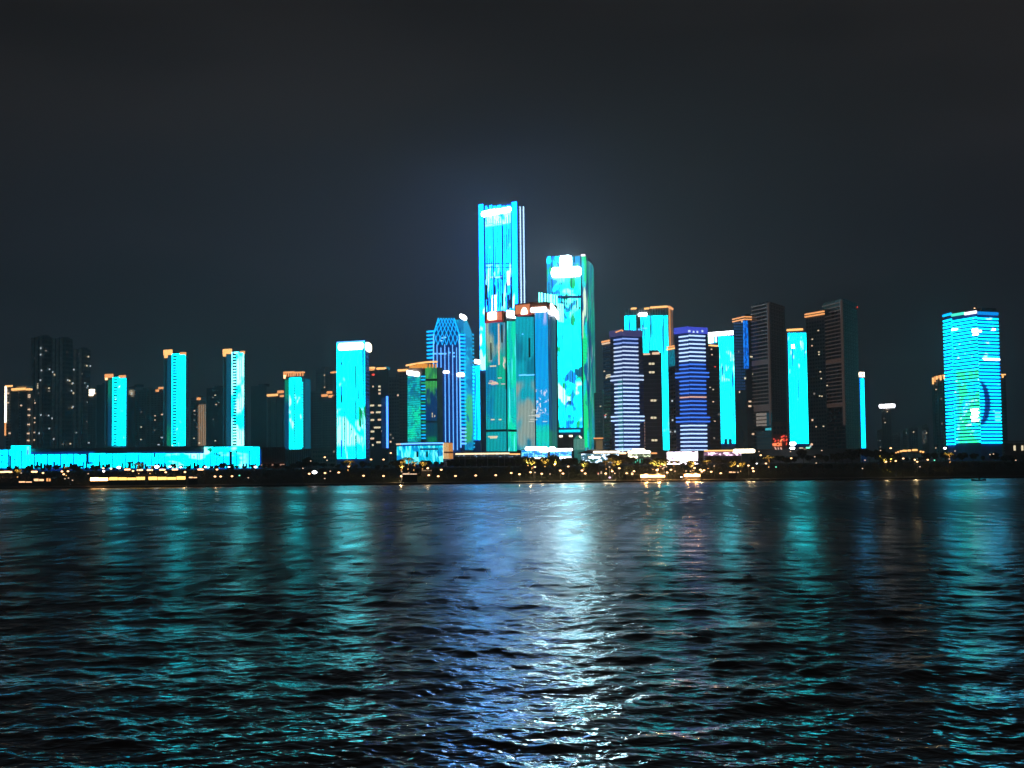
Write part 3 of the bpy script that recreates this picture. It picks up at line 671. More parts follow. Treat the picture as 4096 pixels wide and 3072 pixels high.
for x, y0, y1 in ((2195, 1130, 1180), (2207, 1030, 1180), (2325, 1080, 1240), (2314, 1150, 1240), (2305, 1200, 1235), (2218, 1024, 1050), (2230, 1024, 1060), (2290, 1024, 1060), (2298, 1024, 1050), (2206, 1240, 1700), (2325, 1240, 1700)): J.box(F, (x, x + 3.2, y0, y1), .9, 1.9)
J.out('unlit_mullion', M['glassblack'], b.root, stuff=True)
mull(b, F, (2208, 2247, 2285.5, 2323), 1112, 1710, 2.6, 1.5); mull(b, F, (2218, 2227, 2237, 2256, 2266, 2276, 2295, 2304, 2313), 1112, 1710, 1.5, 1.4, .9, 3)
s = thing('rooftop_sign', 'dazzling white block sign at the top of the second tallest tower', 'sign', F.pt(8, F.z(2260, 1110), 1), 0, x=2260)
roundsign(s, 'sign_face', F, 2208, 2325, 1070, 1108, 1.3, 2.6, M['blaze2'], .35)
roundsign(s, 'sign_emblem', F, 2243, 2288, 1024, 1069.5, 1.3, 2.6, M['blaze2'], .2)
J = Join()
for x in (2220, 2260, 2300): J.box(F, (x, x + 2, 1060, 1110), .9, 1.35)
J.out('sign_frame', M['metal'], s)
roundsign(b.root, 'crown_cap_light', F, 2326, 2344, 1018, 1026, 1.7, 2.2, emit('pink_white', (2, 1.6, 1.9)), .4)
# comb of vertical light fins stepping down in front of it
cb = thing('light_fin_screen', 'row of green-white vertical light fins descending in front of the second tallest tower', 'light screen', P(2200, 1240, 1250), 0, x=2200)
Fk = wallface(2150, 1245, 2260, 1250, 1200)
mF = led('fin_led', cb, (.25, 1.3, .95), [((.9, 1.6, 1.2), (.3, .2), (.45, .55)), ((0, .4, .1), (.2, .3), (.62, .7))])
for i, (x, w) in enumerate(((2155, 4.5), (2164, 8), (2178.5, 4), (2188, 5), (2198, 11), (2215, 4), (2225, 4), (2233, 3.5), (2241, 3.5), (2249, 3.5))):
    yt = 1170 + (x - 2155) * .17 + (30 if x > 2228 else 0)
    pane(cb, 'light_fin', Fk, (x, x + w, yt, yt + 74), 0, .8, mF)
J = Join(); J.box(Fk, (2153, 2256, 1244, 1247), -.6, -.1); J.box(Fk, (2153, 2256, 1225, 1227), -.6, -.1)
J.bar(Fk.pt(Fk.u(2225), 9, -.4), Fk.pt(Fk.u(2225), Fk.z(2225, 1245), -.4), .8); J.out('fin_frame', M['dark'], cb)

# ------------------------------------------------------------------ front twin towers with light fins
def fins(b, F, xs, y0, y1, w, mat, out=.7):
    J = Join()
    for x in xs: J.box(F, (x - w / 2, x + w / 2, y0, y1), 0, out)
    J.out('light_fin', mat, b.root, stuff=True)
b = tower('striped_twin_tower', 'left striped twin tower with red framed square sign, in front of the tallest tower', 'tower', [(1940, 1142), (2024, 1130), (2062, 1142)], 1258, M['glass'], at=0)
F, F2 = b.faces
mA = led('twinleft_fins', b.root, (.0, .42, .46), [((.36, .50, .38), (.05, .03), (.36, .54), {'v': (75, 150), 'seed': 2}), ((0, .55, .35), (.04, .03), (.48, .56), {'v': (60, 150), 'seed': 9}), ((.9, .8, .7), (.2, .08), (.64, .68), {'v': (60, 90)}), ((0, .25, .5), (.05, .02), (.5, .6), {'seed': 5})], 1.2)
mAw = led('twinleft_wall', b.root, (0, .018, .03), [((.0, .06, .03), (.03, .02), (.42, .5), {'v': (75, 150)}), ((0, .05, .12), (.05, .03), (.5, .6))], 1, False)
mA2 = led('twinleft_fins2', b.root, (.0, .55, .50), [((0, .75, .45), (.08, .03), (.45, .52)), ((.1, 1.0, 1.0), (.5, .03), (.56, .62)), ((0, .3, .7), (.1, .03), (.52, .6), {'v': (60, 85)})], 1.2)
pane(b.root, 'glass_front', F, (1942, 2023, 1290, 1805), 0, .15, mAw)
fins(b, F, [1944 + i * 5.75 for i in range(14)], 1290, 1805, 2.3, mA)
pane(b.root, 'glass_side', F2, (2025, 2061, 1290, 1805), 0, .15, led('twinleft_wall2', b.root, (0, .13, .15), [((0, .22, .12), (.08, .03), (.45, .52)), ((0, .06, .2), (.1, .03), (.5, .56))], 1, False))
fins(b, F2, [2028 + i * 5.75 for i in range(6)], 1285, 1805, 2.6, mA2)
for x0, x1, y0, y1 in ((1942, 2060, 1718, 1727),): pane(b.root, 'dark_band', F, (x0, 2023, y0, y1), .6, 1.1, M['dark']); pane(b.root, 'dark_band', F2, (2024.5, 2061, y0, y1), .6, 1.1, M['dark'])
for x, y0, y1 in ((1965, 1372, 1440), (2010, 1300, 1370), (2024, 1470, 1555)): pane(b.root, 'unlit_strip', F, (x - 2.6, x + 2.6, y0, y1), .3, 1.0, M['dark'])
for x0, x1, y in ((1960, 1985, 1462), (1954, 1990, 1530), (1962, 1976, 1676), (1993, 2004, 1676), (1950, 1988, 1744), (1958, 1985, 1749)): pane(b.root, 'window', F, (x0, x1, y, y + 5), .7, 1.1, M['warmwin'])
pane(b.root, 'warm_strip', F, (1994, 1998, 1295, 1460), .3, 1.1, emit('rose_strip', (1.1, .72, .55)))
lit_at(b, F, [(1965, 1524), (1975, 1528), (1985, 1536), (1972, 1538), (1999, 1512), (2012, 1536)], 14, 4, emit('pink_line', (.9, .55, .55)), n=1.1)
pane(b.root, 'crown_box', F, (1942, 2016, 1246, 1290), -6, 1.6, M['copper'])
pane(b.root, 'crown_red_edge', F, (1946, 2014, 1283, 1291), 1.5, 2.2, emit('red_edge', (.42, .02, .05)))
pane(b.root, 'crown_glow_panel', F, (1952, 2012, 1249, 1283), 1.6, 2.0, emit('copper_glow', (.85, .22, .12)))
for nm, Fx, r, mt, rr, lb in (('rooftop_sign', F, (1959, 1993, 1249, 1281), 'whitewarm', .2, 'square warm-white sign in a red frame on the left twin tower'), ('rooftop_sign', F2, (2016, 2067, 1245, 1273), 'white', .25, 'white rectangular sign on the right face of the left twin tower')):
    s = thing(nm, lb, 'sign', Fx.pt(Fx.u(r[0]), Fx.z(r[0], r[3]), 2), 0, x=r[0]); roundsign(s, 'sign_face', Fx, *r, 2.2, 3.0, M[mt], rr); J = Join(); J.box(Fx, (r[0] + 3, r[1] - 3, r[2] + 3, r[3] - 3), 1.0, 2.2); J.out('sign_box', M['metal'], s)

b = tower('striped_twin_tower', 'right striped twin tower with copper crown, blue stripes and round sign', 'tower', [(2062, 1118), (2138, 1104), (2190, 1100), (2222, 1125)], 1212, M['glass'], at=1)
F, F2, F3 = b.faces
mB = led('twinright_fins', b.root, (.0, .42, .55), [((.30, .40, .36), (.05, .03), (.38, .56), {'v': (12, 70), 'seed': 2}), ((0, .22, .35), (.05, .03), (.5, .6), {'seed': 9}), ((.8, .8, .7), (.3, .3), (.6, .64), {'v': (35, 60), 'seed': 4, 'u': (5, 30)})], 1.2)
mC = led('twinright_fins2', b.root, (.0, .45, .98), [((.5, .6, 1.1), (.2, .02), (.50, .56), {'v': (110, 160)}), ((0, .75, .6), (.1, .03), (.42, .5), {'v': (0, 35)}), ((.9, .9, 1.0), (.4, .3), (.56, .6), {'v': (40, 62), 'seed': 8})], 1.2)
pane(b.root, 'glass_front', F, (2064, 2137, 1270, 1800), 0, .15, led('twinright_wall', b.root, (0, .025, .045), [((.03, .05, .04), (.03, .03), (.42, .5), {'v': (10, 70)})], 1, False))
fins(b, F, [2065 + i * 5.6 for i in range(13)], 1268, 1800, 2.2, mB)
pane(b.root, 'glass_front', F2, (2139, 2189, 1252, 1800), 0, .15, led('twinright_wall2', b.root, (0, .09, .34), [((0, .05, .2), (.08, .03), (.5, .56)), ((0, .2, .14), (.1, .03), (.5, .56), {'v': (0, 30)})], 1, False))
fins(b, F2, [2141.5 + i * 5.2 for i in range(10)], 1250, 1800, 2.3, mC)
pane(b.root, 'glass_side', F3, (2191, 2221, 1262, 1800), 0, .15, led('twinright_side', b.root, (0, .03, .12), [((0, .10, .20), (.3, .02), (.5, .6)), ((0, .18, .09), (.2, .04), (.4, .5), {'v': (0, 30)})], 1, False))
fins(b, F3, [2204, 2211, 2218], 1268, 1800, 1.6, emit('side_fin_teal', (.02, .14, .16)))
pane(b.root, 'crown_box', F, (2063, 2138, 1213, 1262), -5, 1.6, M['copper']); pane(b.root, 'crown_box', F2, (2138, 2190, 1209, 1232), -5, 1.6, M['copper']); pane(b.root, 'crown_box', F3, (2191, 2221, 1216, 1240), -5, 1.6, M['copper'])
pane(b.root, 'crown_glow_panel', F, (2068, 2124, 1219, 1255), 1.6, 2.0, emit('copper_glow2', (.80, .25, .10)))
pane(b.root, 'crown_red_edge', F, (2076, 2130, 1257, 1264), 1.6, 2.2, emit('red_edge2', (.45, .03, .05)))
for x0, x1, y0, y1 in ((2116, 2128, 1352, 1430),): pane(b.root, 'unlit_strip', F, (x0, x0 + 6, y0, y1), .3, 1.0, M['dark'])
for x0, x1, y, h in ((2076, 2104, 1498, 5), (2104, 2137, 1498, 4), (2090, 2094, 1335, 4)): pane(b.root, 'window', F, (x0, x1, y, y + h), .7, 1.1, M['cyanwhite'])
# crossing white screen strokes low on the tower, drawn by small light pieces
rnd = random.Random(11)
for i in range(16):
    x = 2112 + rnd.random() * 55; y = 1635 + rnd.random() * 50; w = 6 + rnd.random() * 14
    Fx = F if x < 2130 else F2; pane(b.root, 'light_stroke', Fx, (x, x + w, y, y + 3), .8, 1.1, M['dots'])
s = thing('rooftop_sign', 'round-topped warm sign on the copper crown of the right twin tower', 'sign', F.pt(F.u(2105), F.z(2105, 1258), 2), 0, x=2105)
Vd = []; zb_, uc = F.z(2105, 1258), F.u(2105)
for n in (2.9, 2.1): Vd += [F.pt(uc + uu, zb_ + zz, n) for uu, zz in ((-3.2, 0), (3.2, 0), (3.3, 1.6), (2.4, 3.8), (1.2, 5.2), (0, 5.6), (-1.2, 5.2), (-2.4, 3.8), (-3.3, 1.6))]
mesh_obj('sign_face', Vd, [tuple(range(9)), tuple(range(17, 8, -1))] + [(i, 9 + i, 9 + (i + 1) % 9, (i + 1) % 9) for i in range(9)], M['whitewarm'], s)
for Fx, r, sh, lb in ((F2, (2126, 2190, 1230, 1250), 0, 'long white band sign at the top front of the right twin tower'), (F3, (2194, 2222, 1232, 1262), -.25, 'slanting white sign on the right side of the right twin tower')):
    s = thing('rooftop_sign', lb, 'sign', Fx.pt(Fx.u(r[0]), Fx.z(r[0], r[3]), 2), 0, x=r[0]); roundsign(s, 'sign_face', Fx, *r, 1.8, 2.6, M['white'], .3, sh)

# small grey slab, podium box, glass house
dark('small grey-brown slab between the second tallest tower and the white striped tower', [(2376, 1400), (2410, 1395)], 1572, mat='conc_brown', nu=3, litp=.0, group='x', wins=[(2401, 1625, 'warmwin'), (2396, 1685, 'dimwin')])
b = tower('grey_hall', 'plain dark grey hall at the foot of the second tallest tower', 'hall', [(2231, 1050), (2294, 1045)], 1738, M['conc'], depth=25)
lit_at(b, b.F, [(2244, 1745), (2283, 1744)], 12, 6, M['whitewarm'])
b = tower('gabled_glass_house', 'green lit gabled glass house in front of the second tallest tower', 'glass house', [(2296, 1000), (2311, 990), (2337, 1000)], 1756, emit('green_glass', (.015, .13, .11), 1, (.05, .1, .1)), depth=12, at=1)
J = Join()
for Fx, xs in ((b.faces[0], (2297, 2304, 2310)), (b.faces[1], (2313, 2319, 2325, 2331, 2336))):
    for x in xs: J.box(Fx, (x - .6, x + .6, 1757, 1800), 0, .3)
for y in (1758, 1770, 1782, 1794): J.box(b.faces[1], (2312, 2336, y, y + 1), 0, .3)
J.out('glazing_bar', emit('pale_green_bar', (.15, .40, .33)), b.root, stuff=True)
p0 = P(2296, 1757, 1000); p1 = P(2311, 1740, 995); p2 = P(2337, 1758, 1000); bk = Vector((0, 14, 0))
mesh_obj('roof', [p0, p1, p2, p0 + bk, p1 + bk, p2 + bk], [(0, 2, 1), (3, 4, 5), (0, 1, 4, 3), (1, 2, 5, 4), (0, 3, 5, 2)], emit('green_roof', (.01, .16, .10), 1, (.05, .1, .08)), b.root)
s = Join(); s.bar(P(2317, 1744, 994), P(2326, 1752, 994), .35); s.out('ridge_light', M['whitewarm'], b.root)
b = tower('low_lit_block', 'low tan lit block with a pale roof line left of the white striped tower', 'building', [(2376, 1180), (2412, 1175)], 1752, M['conc_pale'], depth=20)
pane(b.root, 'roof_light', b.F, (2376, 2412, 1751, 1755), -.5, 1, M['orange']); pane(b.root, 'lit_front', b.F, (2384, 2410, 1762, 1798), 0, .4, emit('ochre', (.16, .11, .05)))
# ------------------------------------------------------------------ striped twin towers (horizontal light bars)
def striped(label, corners, ytop, crown, ranges, colfn, lean, Y):
    """corners px: left wing edge, bar start, corner, bar end, right edge"""
    a, s0, c, s1, e_ = corners
    b = tower('striped_bar_tower', label, 'tower', [(a, Y + 14), (c, Y), (e_, Y + 10)], ytop, M['bluewall'], at=1)
    F, F2 = b.faces
    y = ytop + 33; i = 0
    while y < 1800:
        wide = ranges(y); xa = a + 3 if wide else s0; xb = e_ - 2 if wide else s1
        mt = colfn(y, i); dl = (y - ytop) * lean
        slope = 6 * (1 - (y - ytop) / 520)
        pane(b.root, 'light_bar', F, (xa, c, y + slope * .5, y + slope * .5 + 5.4), 0, 1.3, M[mt])
        pane(b.root, 'light_bar', F2, (c, xb, y, y + 5.4), 0, 1.3, M[mt])
        y += 16.3; i += 1
    for Fx, x0, x1 in ((F, s0, c), (F2, c, s1)): pane(b.root, 'glass_front', Fx, (x0, x1, ytop + 28, 1802), 0, .2, M['navyglow'])
    ledges(b, F, .3, F.u(s0) - .3, GROUND + 5, b.zt - 8, 3.3, M['conc'], .5, .8, 'balcony_edge'); ledges(b, F2, F2.u(s1) + .3, F2.len - .2, GROUND + 5, b.zt - 8, 3.3, M['conc'], .5, .8, 'balcony_edge')
    for Fx, x0, x1 in ((F, a, c), (F2, c, e_ - 4)): pane(b.root, 'crown_band', Fx, (x0, x1, ytop + 1, ytop + 26), -.2, .9, M[crown])
    return b
M['navyglow'] = emit('navy_glass_glow', (.0, .008, .07), 1, (.02, .04, .15))  # spill from the light bars painted into the glass as faint emission
M['crownA'] = emit('crown_violet', (.05, .05, .17)); M['crownB'] = M['bluecrown']
cA = lambda y, i: 'lilacbar' if i in (0, 1, 2) and False else ('bluebar2' if i < 2 else 'lilacbar' if i < 12 else 'coolwhite')
M['bluebar2'] = emit('blue_white_bar', (.35, .55, 1.2)); 
A = striped('white and lilac striped tower with stepped corner, left of the two horizontally striped towers', (2440, 2458, 2487, 2549, 2571), 1320, 'crownA', lambda y: 1484 < y < 1516 or 1662 < y < 1692, cA, .01, 1160)
s = Join(); s.bar(P(2463, 1329, 1165), P(2487, 1320, 1158), .5); s.bar(P(2487, 1320, 1158), P(2492, 1325, 1158), .5); s.out('crown_light_line', M['orange'], A.root)
pane(A.root, 'teal_glow_column', A.faces[0], (2470, 2488, 1515, 1800), .2, .5, emit('teal_glow', (0, .12, .17)))
cB = lambda y, i: 'coolwhite' if i < 7 else 'redbar' if i == 15 else 'bluebar' if i < 22 else 'coolwhite'
M['redbar'] = emit('peach_bar', (1.0, .55, .45))
Bt = striped('blue and white striped tower with glowing blue crown, right of the two horizontally striped towers', (2698, 2718, 2753, 2817, 2832), 1308, 'crownB', lambda y: 1477 < y < 1512 or 1655 < y < 1690, cB, .01, 1165)
for x in (2755, 2771, 2786, 2806): lit_at(Bt, Bt.faces[1], [(x, 1322 + (x % 3) * 3)], 6, 8, M['lilacbar'], n=1.3)
# wings behind the striped towers
b = dark('dark residential wing with pale floor lines, left of the white striped tower', [(2411, 1200), (2442, 1185)], 1358, mat='conc', nu=3, pitch=3.3, litp=.04, glow=GL, group='x', lamps=[(2410, 2440, 1362, 1368, 'orange'), (2412, 2441, 1371, 1376, 'warmdim')], at=1, wins=[(2416, 1485, 'warmwin'), (2432, 1500, 'warmwin'), (2424, 1512, 'warmwin'), (2416, 1661, 'red'), (2420, 1658, 'warmwin')])
ledges(b, b.F, .2, b.F.len, GROUND + 4, b.zt - 6, 3.3, M['ledge'], .4, .9, 'balcony_slab', joined=False)
lit_at(b, b.F, [(2438, 1500), (2436, 1507)], 22, 4, M['warmwin'], n=1)
b = dark('dark block with stacked warm windows between the white striped tower and a cyan strip', [(2571, 1185), (2646, 1180)], 1412, mat='glass', nu=6, pitch=3.5, litp=.0, group='x', lamps=[(2573, 2600, 1414, 1420, 'warmdim'), (2610, 2638, 1409, 1418, 'warmdim')])
ledges(b, b.F, .2, b.F.len, GROUND + 4, b.zt - 6, 3.6, M['conc'], .35, .4, 'balcony_slab', joined=False)
for x, y in ((2606, 1455), (2606, 1489), (2611, 1602), (2610, 1671), (2612, 1761)):
    pane(b.root, 'window', b.F, (x - 11, x - 1, y - 4, y + 4), 0, .5, M['warmwin']); pane(b.root, 'window', b.F, (x + 1, x + 11, y - 4, y + 4), 0, .5, M['warmwin'])
for y in range(1690, 1790, 12): pane(b.root, 'red_wall_light', b.F, (2572, 2575, y, y + 3), 0, .7, M['redbar'])
b = dark('dark wing with orange roof lines and a teal screen, left of the blue striped tower', [(2670, 1205), (2700, 1190)], 1380, mat='conc', nu=3, pitch=3.3, litp=.03, group='x', lamps=[(2671, 2699, 1384, 1389, 'orange'), (2670, 2700, 1393, 1398, 'amber')], at=1, wins=[(2714, 1640, 'warmwin')])
pane(b.root, 'teal_screen', b.F, (2672, 2700, 1400, 1465), 0, .6, led('teal_scr', b.root, (0, .10, .16), [((0, .25, .35), (.5, .3), (.5, .55))], 1, False))
b = dark('dark residential block with scattered warm windows right of the blue striped tower', [(2833, 1190), (2877, 1200)], 1384, mat='glass', nu=4, pitch=3.4, litp=.02, glow=GL, group='x', lamps=[(2838, 2868, 1380, 1385, 'amber')], wins=[(2845, 1397, 'warmdim'), (2847, 1419, 'warmdim'), (2837, 1550, 'warmwin'), (2849, 1558, 'warmwin'), (2848, 1607, 'warmdim'), (2853, 1685, 'warmdim'), (2858, 1467, 'red')])
ledges(b, b.F, .2, b.F.len, GROUND + 4, b.zt - 6, 3.4, M['conc'], .35, .5, 'floor_ledge')

# cyan tower with grey colonnade crown
b = tower('led_tower', 'cyan LED tower with a grey columned crown and orange light along the right roof edge', 'tower', [(2500, 1420), (2672, 1400), (2690, 1425)], 1226, M['conc_brown'], yref=1300, at=1)
F = b.F
mK = led('colonnade_screen', b.root, CYAN, [((.0, .45, .75), (.35, .012), (.56, .62)), ((.6, 1.5, 1.3), (.08, .04), (.60, .66), {'v': (0, 80)})])
for xa, xb in ((2500, 2545), (2549, 2562), (2565, 2578), (2581, 2594), (2597, 2610), (2613, 2626), (2628, 2641), (2643, 2656), (2658, 2672)):
    pane(b.root, 'screen_panel', F, (xa, xb, 1263 + (0 if xa != 2549 else 60), 1800), 0, .9, mK)
mull(b, F, (2510, 2520, 2531, 2547, 2563.5, 2570, 2579.5, 2595.5, 2604, 2611.5, 2619, 2627, 2635, 2642, 2657, 2665), 1263, 1795, 2.2, 1.6, .45, 4)
for i in range(16): pane(b.root, 'crown_column', F, (2503 + i * 10.6, 2507.5 + i * 10.6, 1236, 1262), 0, 1.5, M['stone'])
J = Join(); J.box(F, (2501, 2672, 1237, 1262), 0, .1); J.out('crown_recess', M['conc'], b.root)
for x0, x1 in ((2527, 2548), (2580, 2599)): pane(b.root, 'roof_lamp', F, (x0, x1, 1231, 1238), 0, 1.8, M['amber'])
pane(b.root, 'roof_light_line', F, (2604, 2672, 1225, 1232), 0, 1.8, M['amber'])
pane(b.root, 'roof_light_line', b.faces[1], (2673, 2689, 1228, 1236), 0, 1.5, M['orange'])
J = Join(); J.box(b.faces[1], (2675, 2679, 1236, 1390), 0, .9); J.out('edge_light', emit('edge_orange', (.75, .28, .08)), b.root)
J = Join(); J.box(b.faces[1], (2683, 2689, 1240, 1390), 0, .9); J.out('edge_pilaster', emit('edge_brown', (.16, .07, .04)), b.root)
s = thing('rooftop_sign', 'white sign above the cyan screen of the columned-crown tower', 'sign', F.pt(F.u(2575), F.z(2575, 1266), 1), 0, x=2575)
roundsign(s, 'sign_face', F, 2556, 2592, 1252, 1266, 1.6, 2.4, M['white'], .35); J = Join(); J.box(F, (2560, 2590, 1254, 1264), .1, 1.6); J.out('sign_box', M['metal'], s)
lit_at(b, F, [(2558, 1318), (2572, 1314), (2584, 1314)], 10, 6, M['cyanwhite'], n=1.2)

# cyan tower with white band
b = tower('led_tower', 'cyan LED tower with a white top band, behind the blue striped tower', 'tower', [(2822, 1420), (2938, 1400), (2950, 1420)], 1323, M['bluewall'], at=1)
F = b.F
mK = led('band_screen', b.root, CYAN, [((1.0, 1.7, 1.4), (.14, .08), (.50, .58), {'v': (F.z(2900, 1530) - 9, F.z(2900, 1400) - 9), 'seed': 5}), ((0, .3, .35), (.3, .03), (.62, .66), {'v': (F.z(2900, 1560) - 9, F.z(2900, 1400) - 9)})])
for i in range(7): pane(b.root, 'screen_panel', F, (2875 + i * 9.1, 2881.6 + i * 9.1, 1345, 1774 if i not in (2, 4) else 1755), 0, .9, mK)
mull(b, F, [2882.8 + i * 9.1 for i in range(6)], 1345, 1774, 2.4)
pane(b.root, 'white_band', F, (2823, 2937, 1327, 1343), 0, 1.2, M['white']); pane(b.root, 'white_band', F, (2823, 2866, 1343, 1372), 0, 1.2, led('white_band', b.root, (1.4, 2.2, 2.0), [((.2, 1.2, .6), (.2, .2), (.5, .6))]))
J = Join()
for x in (2868, 2890, 2911, 2925): J.box(F, (x, x + 3, 1334, 1342), 1.1, 1.5)
J.out('mullion', M['glassblack'], b.root, stuff=True)
J = Join()
for y in range(1350, 1770, 8): J.box(b.faces[1], (2940, 2944, y, y + 3), 0, .4)
J.out('edge_dots', M['bluedim'], b.root, stuff=True)

# dark tower with double orange roof line and blue LED vertical
def dark_lines(label, corners, top, lines, yref=None, **kw):
    b = dark(label, corners, top, **kw)
    return b
b = dark('dark glass tower with double orange roof lines and a blue LED column', [(2932, 1262), (2980, 1240), (3022, 1244)], 1262, mat='glass', nu=6, pitch=3.3, litp=.02, glow=GL, group='x', at=1, wins=[])
F, F2 = b.faces
for F_, x0, x1 in ((F, 2932, 2980), (F2, 2980, 3021)):
    for dy in (2, 12): pane(b.root, 'roof_light_line', F_, (x0, x1, (1264 if F_ is F2 else 1268) + dy, (1264 if F_ is F2 else 1268) + dy + 4), -.2, 1.2, M['orange'])
pane(b.root, 'led_column', F, (2974, 2979, 1283, 1475), 0, .8, led('blue_col3', b.root, (.0, .06, .45), [((.0, .25, 1.1), (.5, .25), (.45, .55))], 1, False))
pane(b.root, 'led_column', F2, (2981, 2989, 1283, 1475), 0, .8, led('blue_col4', b.root, (.0, .05, .40), [((.0, .25, 1.1), (.5, .25), (.45, .55))], 1, False))
J = Join()
for y in range(1290, 1560, 12):
    for x in range(2936, 2973, 7): J.box(F, (x, x + 4, y, y + 5), 0, .3)
J.out('blue_window', M['bluedim'], b.root, stuff=True)
lit_at(b, F2, [(3010, 1387), (3016, 1387)], 6, 7, M['warmwin']); lit_at(b, F2, [(3003, 1427), (3016, 1427)], 14, 5, M['warmwin'])
lit_at(b, F2, [(3011, 1495)], 12, 8, M['warmwin']); lit_at(b, F, [(2976, 1513)], 6, 7, M['warmwin']); lit_at(b, F2, [(2992, 1606), (3002, 1736), (3014, 1737)], 10, 6, M['warmdim'])

# two tall brown balcony towers
M['brown_dark'] = plain('brown_dark', (.07, .036, .026), .8)
def balcony_tower(label, corners, top, y1, blanks, lamps=(), seed=0, Y0=1230):
    b = tower('balcony_tower', label, 'tower', corners, top, M['brown_dark'], yref=1400, at=1, depth=30)
    F, F2 = b.faces
    z = GROUND + 6; k = 0; zs = []
    while z < b.zt - 1.5: zs.append(z); z += 3.25
    for z in zs:
        pane(b.root, 'balcony_slab', F, (.4, F.len - .6, z, z + .75), 0, 1.5, M['slabglow' if (z - zs[0]) / (zs[-1] - zs[0]) > .33 else 'conc_brown'], m=True)  # upper slabs have floodlight painted in as emission, lower ones are plain
        J = None
    J = Join()
    for z in zs:
        J.box(F2, (.5, F2.len - .5, z, z + .5), 0, .8, m=True)
        for i in range(6): J.box(F2, (F2.len * (i + .25) / 6, F2.len * (i + .7) / 6, z + 1, z + 2.4), 0, .1, m=True)
    J.out('side_floor_ledge', M['conc_brown'], b.root, stuff=True)
    J = Join()
    for z in zs:
        for i in range(5): J.box(F, (F.len * (i + .2) / 5, F.len * (i + .8) / 5, z + .9, z + 2.9), 0, .12, m=True)
    J.out('window_glass', M['glass'], b.root, stuff=True)
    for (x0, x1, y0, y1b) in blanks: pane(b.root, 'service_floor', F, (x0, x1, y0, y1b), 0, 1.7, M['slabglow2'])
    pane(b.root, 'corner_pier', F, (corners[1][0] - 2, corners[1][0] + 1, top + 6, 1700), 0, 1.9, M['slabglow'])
    return b
M['slabglow'] = emit('slab_soft', (.042, .027, .022), 1, (.4, .33, .3)); M['slabglow2'] = emit('slab_soft2', (.045, .025, .018), 1, (.35, .27, .24))  # faint emission paints floodlight onto slabs, corner piers and service floors
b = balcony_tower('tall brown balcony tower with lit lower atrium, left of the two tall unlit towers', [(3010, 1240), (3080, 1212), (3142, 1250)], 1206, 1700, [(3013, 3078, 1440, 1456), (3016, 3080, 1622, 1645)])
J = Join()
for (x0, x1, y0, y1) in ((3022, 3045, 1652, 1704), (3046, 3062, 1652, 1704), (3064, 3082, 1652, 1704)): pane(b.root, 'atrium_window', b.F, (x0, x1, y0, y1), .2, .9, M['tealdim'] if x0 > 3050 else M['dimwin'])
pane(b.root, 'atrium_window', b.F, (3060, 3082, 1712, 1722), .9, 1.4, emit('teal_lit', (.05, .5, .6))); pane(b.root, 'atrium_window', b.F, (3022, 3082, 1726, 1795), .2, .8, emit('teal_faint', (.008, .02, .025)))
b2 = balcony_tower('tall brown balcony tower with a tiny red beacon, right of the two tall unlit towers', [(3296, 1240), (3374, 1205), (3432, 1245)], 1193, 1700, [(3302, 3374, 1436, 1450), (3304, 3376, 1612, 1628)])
J = Join(); J.bar(P(3429, 1248, 1243), P(3428, 1222, 1243), .2); J.out('beacon_mast', M['metal'], b2.root); pane(b2.root, 'beacon', Face(P(3400, 1228, 1242).xy, P(3440, 1228, 1243).xy, 1228), (3427, 3431, 1226, 1231), -.4, .4, M['red'])
b = dark('dark tower with double slanting orange roof lines and warm window column', [(3222, 1240), (3298, 1215)], 1243, mat='conc', nu=7, pitch=3.3, litp=.02, glow=GL, group='x', at=1, wins=[(3272, 1322, 'warmwin'), (3247, 1357, 'warmwin'), (3245, 1383, 'warmdim'), (3272, 1408, 'warmwin'), (3272, 1418, 'warmwin'), (3276, 1487, 'warmwin'), (3279, 1514, 'warmwin'), (3271, 1584, 'warmwin'), (3280, 1585, 'warmwin'), (3283, 1705, 'warmwin'), (3302, 1542, 'warmwin'), (3254, 1707, 'warmdim')])
for dy in (0, 10): pane(b.root, 'roof_light_line', b.F, (3222, 3298, 1249 + dy, 1254 + dy), -.2, 1.4, M['orange'])

# cyan tower between them
b = tower('led_tower', 'narrow cyan LED tower with an orange roof line between the two tall brown towers', 'tower', [(3150, 1330), (3232, 1320), (3240, 1335)], 1318, M['bluewall'], at=1, yref=1400)
F = b.F
mK = led('narrow_screen', b.root, (0, 1.3, 1.35), [((1.1, 1.7, 1.4), (.2, .06), (.58, .64), {'v': (F.z(3190, 1480) - 9, F.z(3190, 1340) - 9)}), ((.6, 1.5, 1.4), (.3, .1), (.68, .71))])
for i in range(8): pane(b.root, 'screen_panel', F, (3154 + i * 9.6, 3161.2 + i * 9.6, 1332, 1774), 0, .9, mK)
mull(b, F, [3162.4 + i * 9.6 for i in range(7)], 1334, 1774, 2.4)
pane(b.root, 'roof_light_line', F, (3150, 3214, 1315, 1323), 0, 1.4, M['amber']); pane(b.root, 'dark_band', F, (3150, 3225, 1324, 1330), 0, .6, M['copper'])
pane(b.root, 'lit_disc', F, (3168, 3182, 1378, 1394), .9, 1.3, M['white'])
J = Join()
for y in range(1340, 1770, 11): J.box(b.faces[1], (3233, 3239, y, y + 5), 0, .5)
J.out('edge_dots', M['bluedim'], b.root, stuff=True)
pane(b.root, 'unlit_mullion', F, (3165, 3167.5, 1610, 1675), .8, 1.2, M['bluewall'])
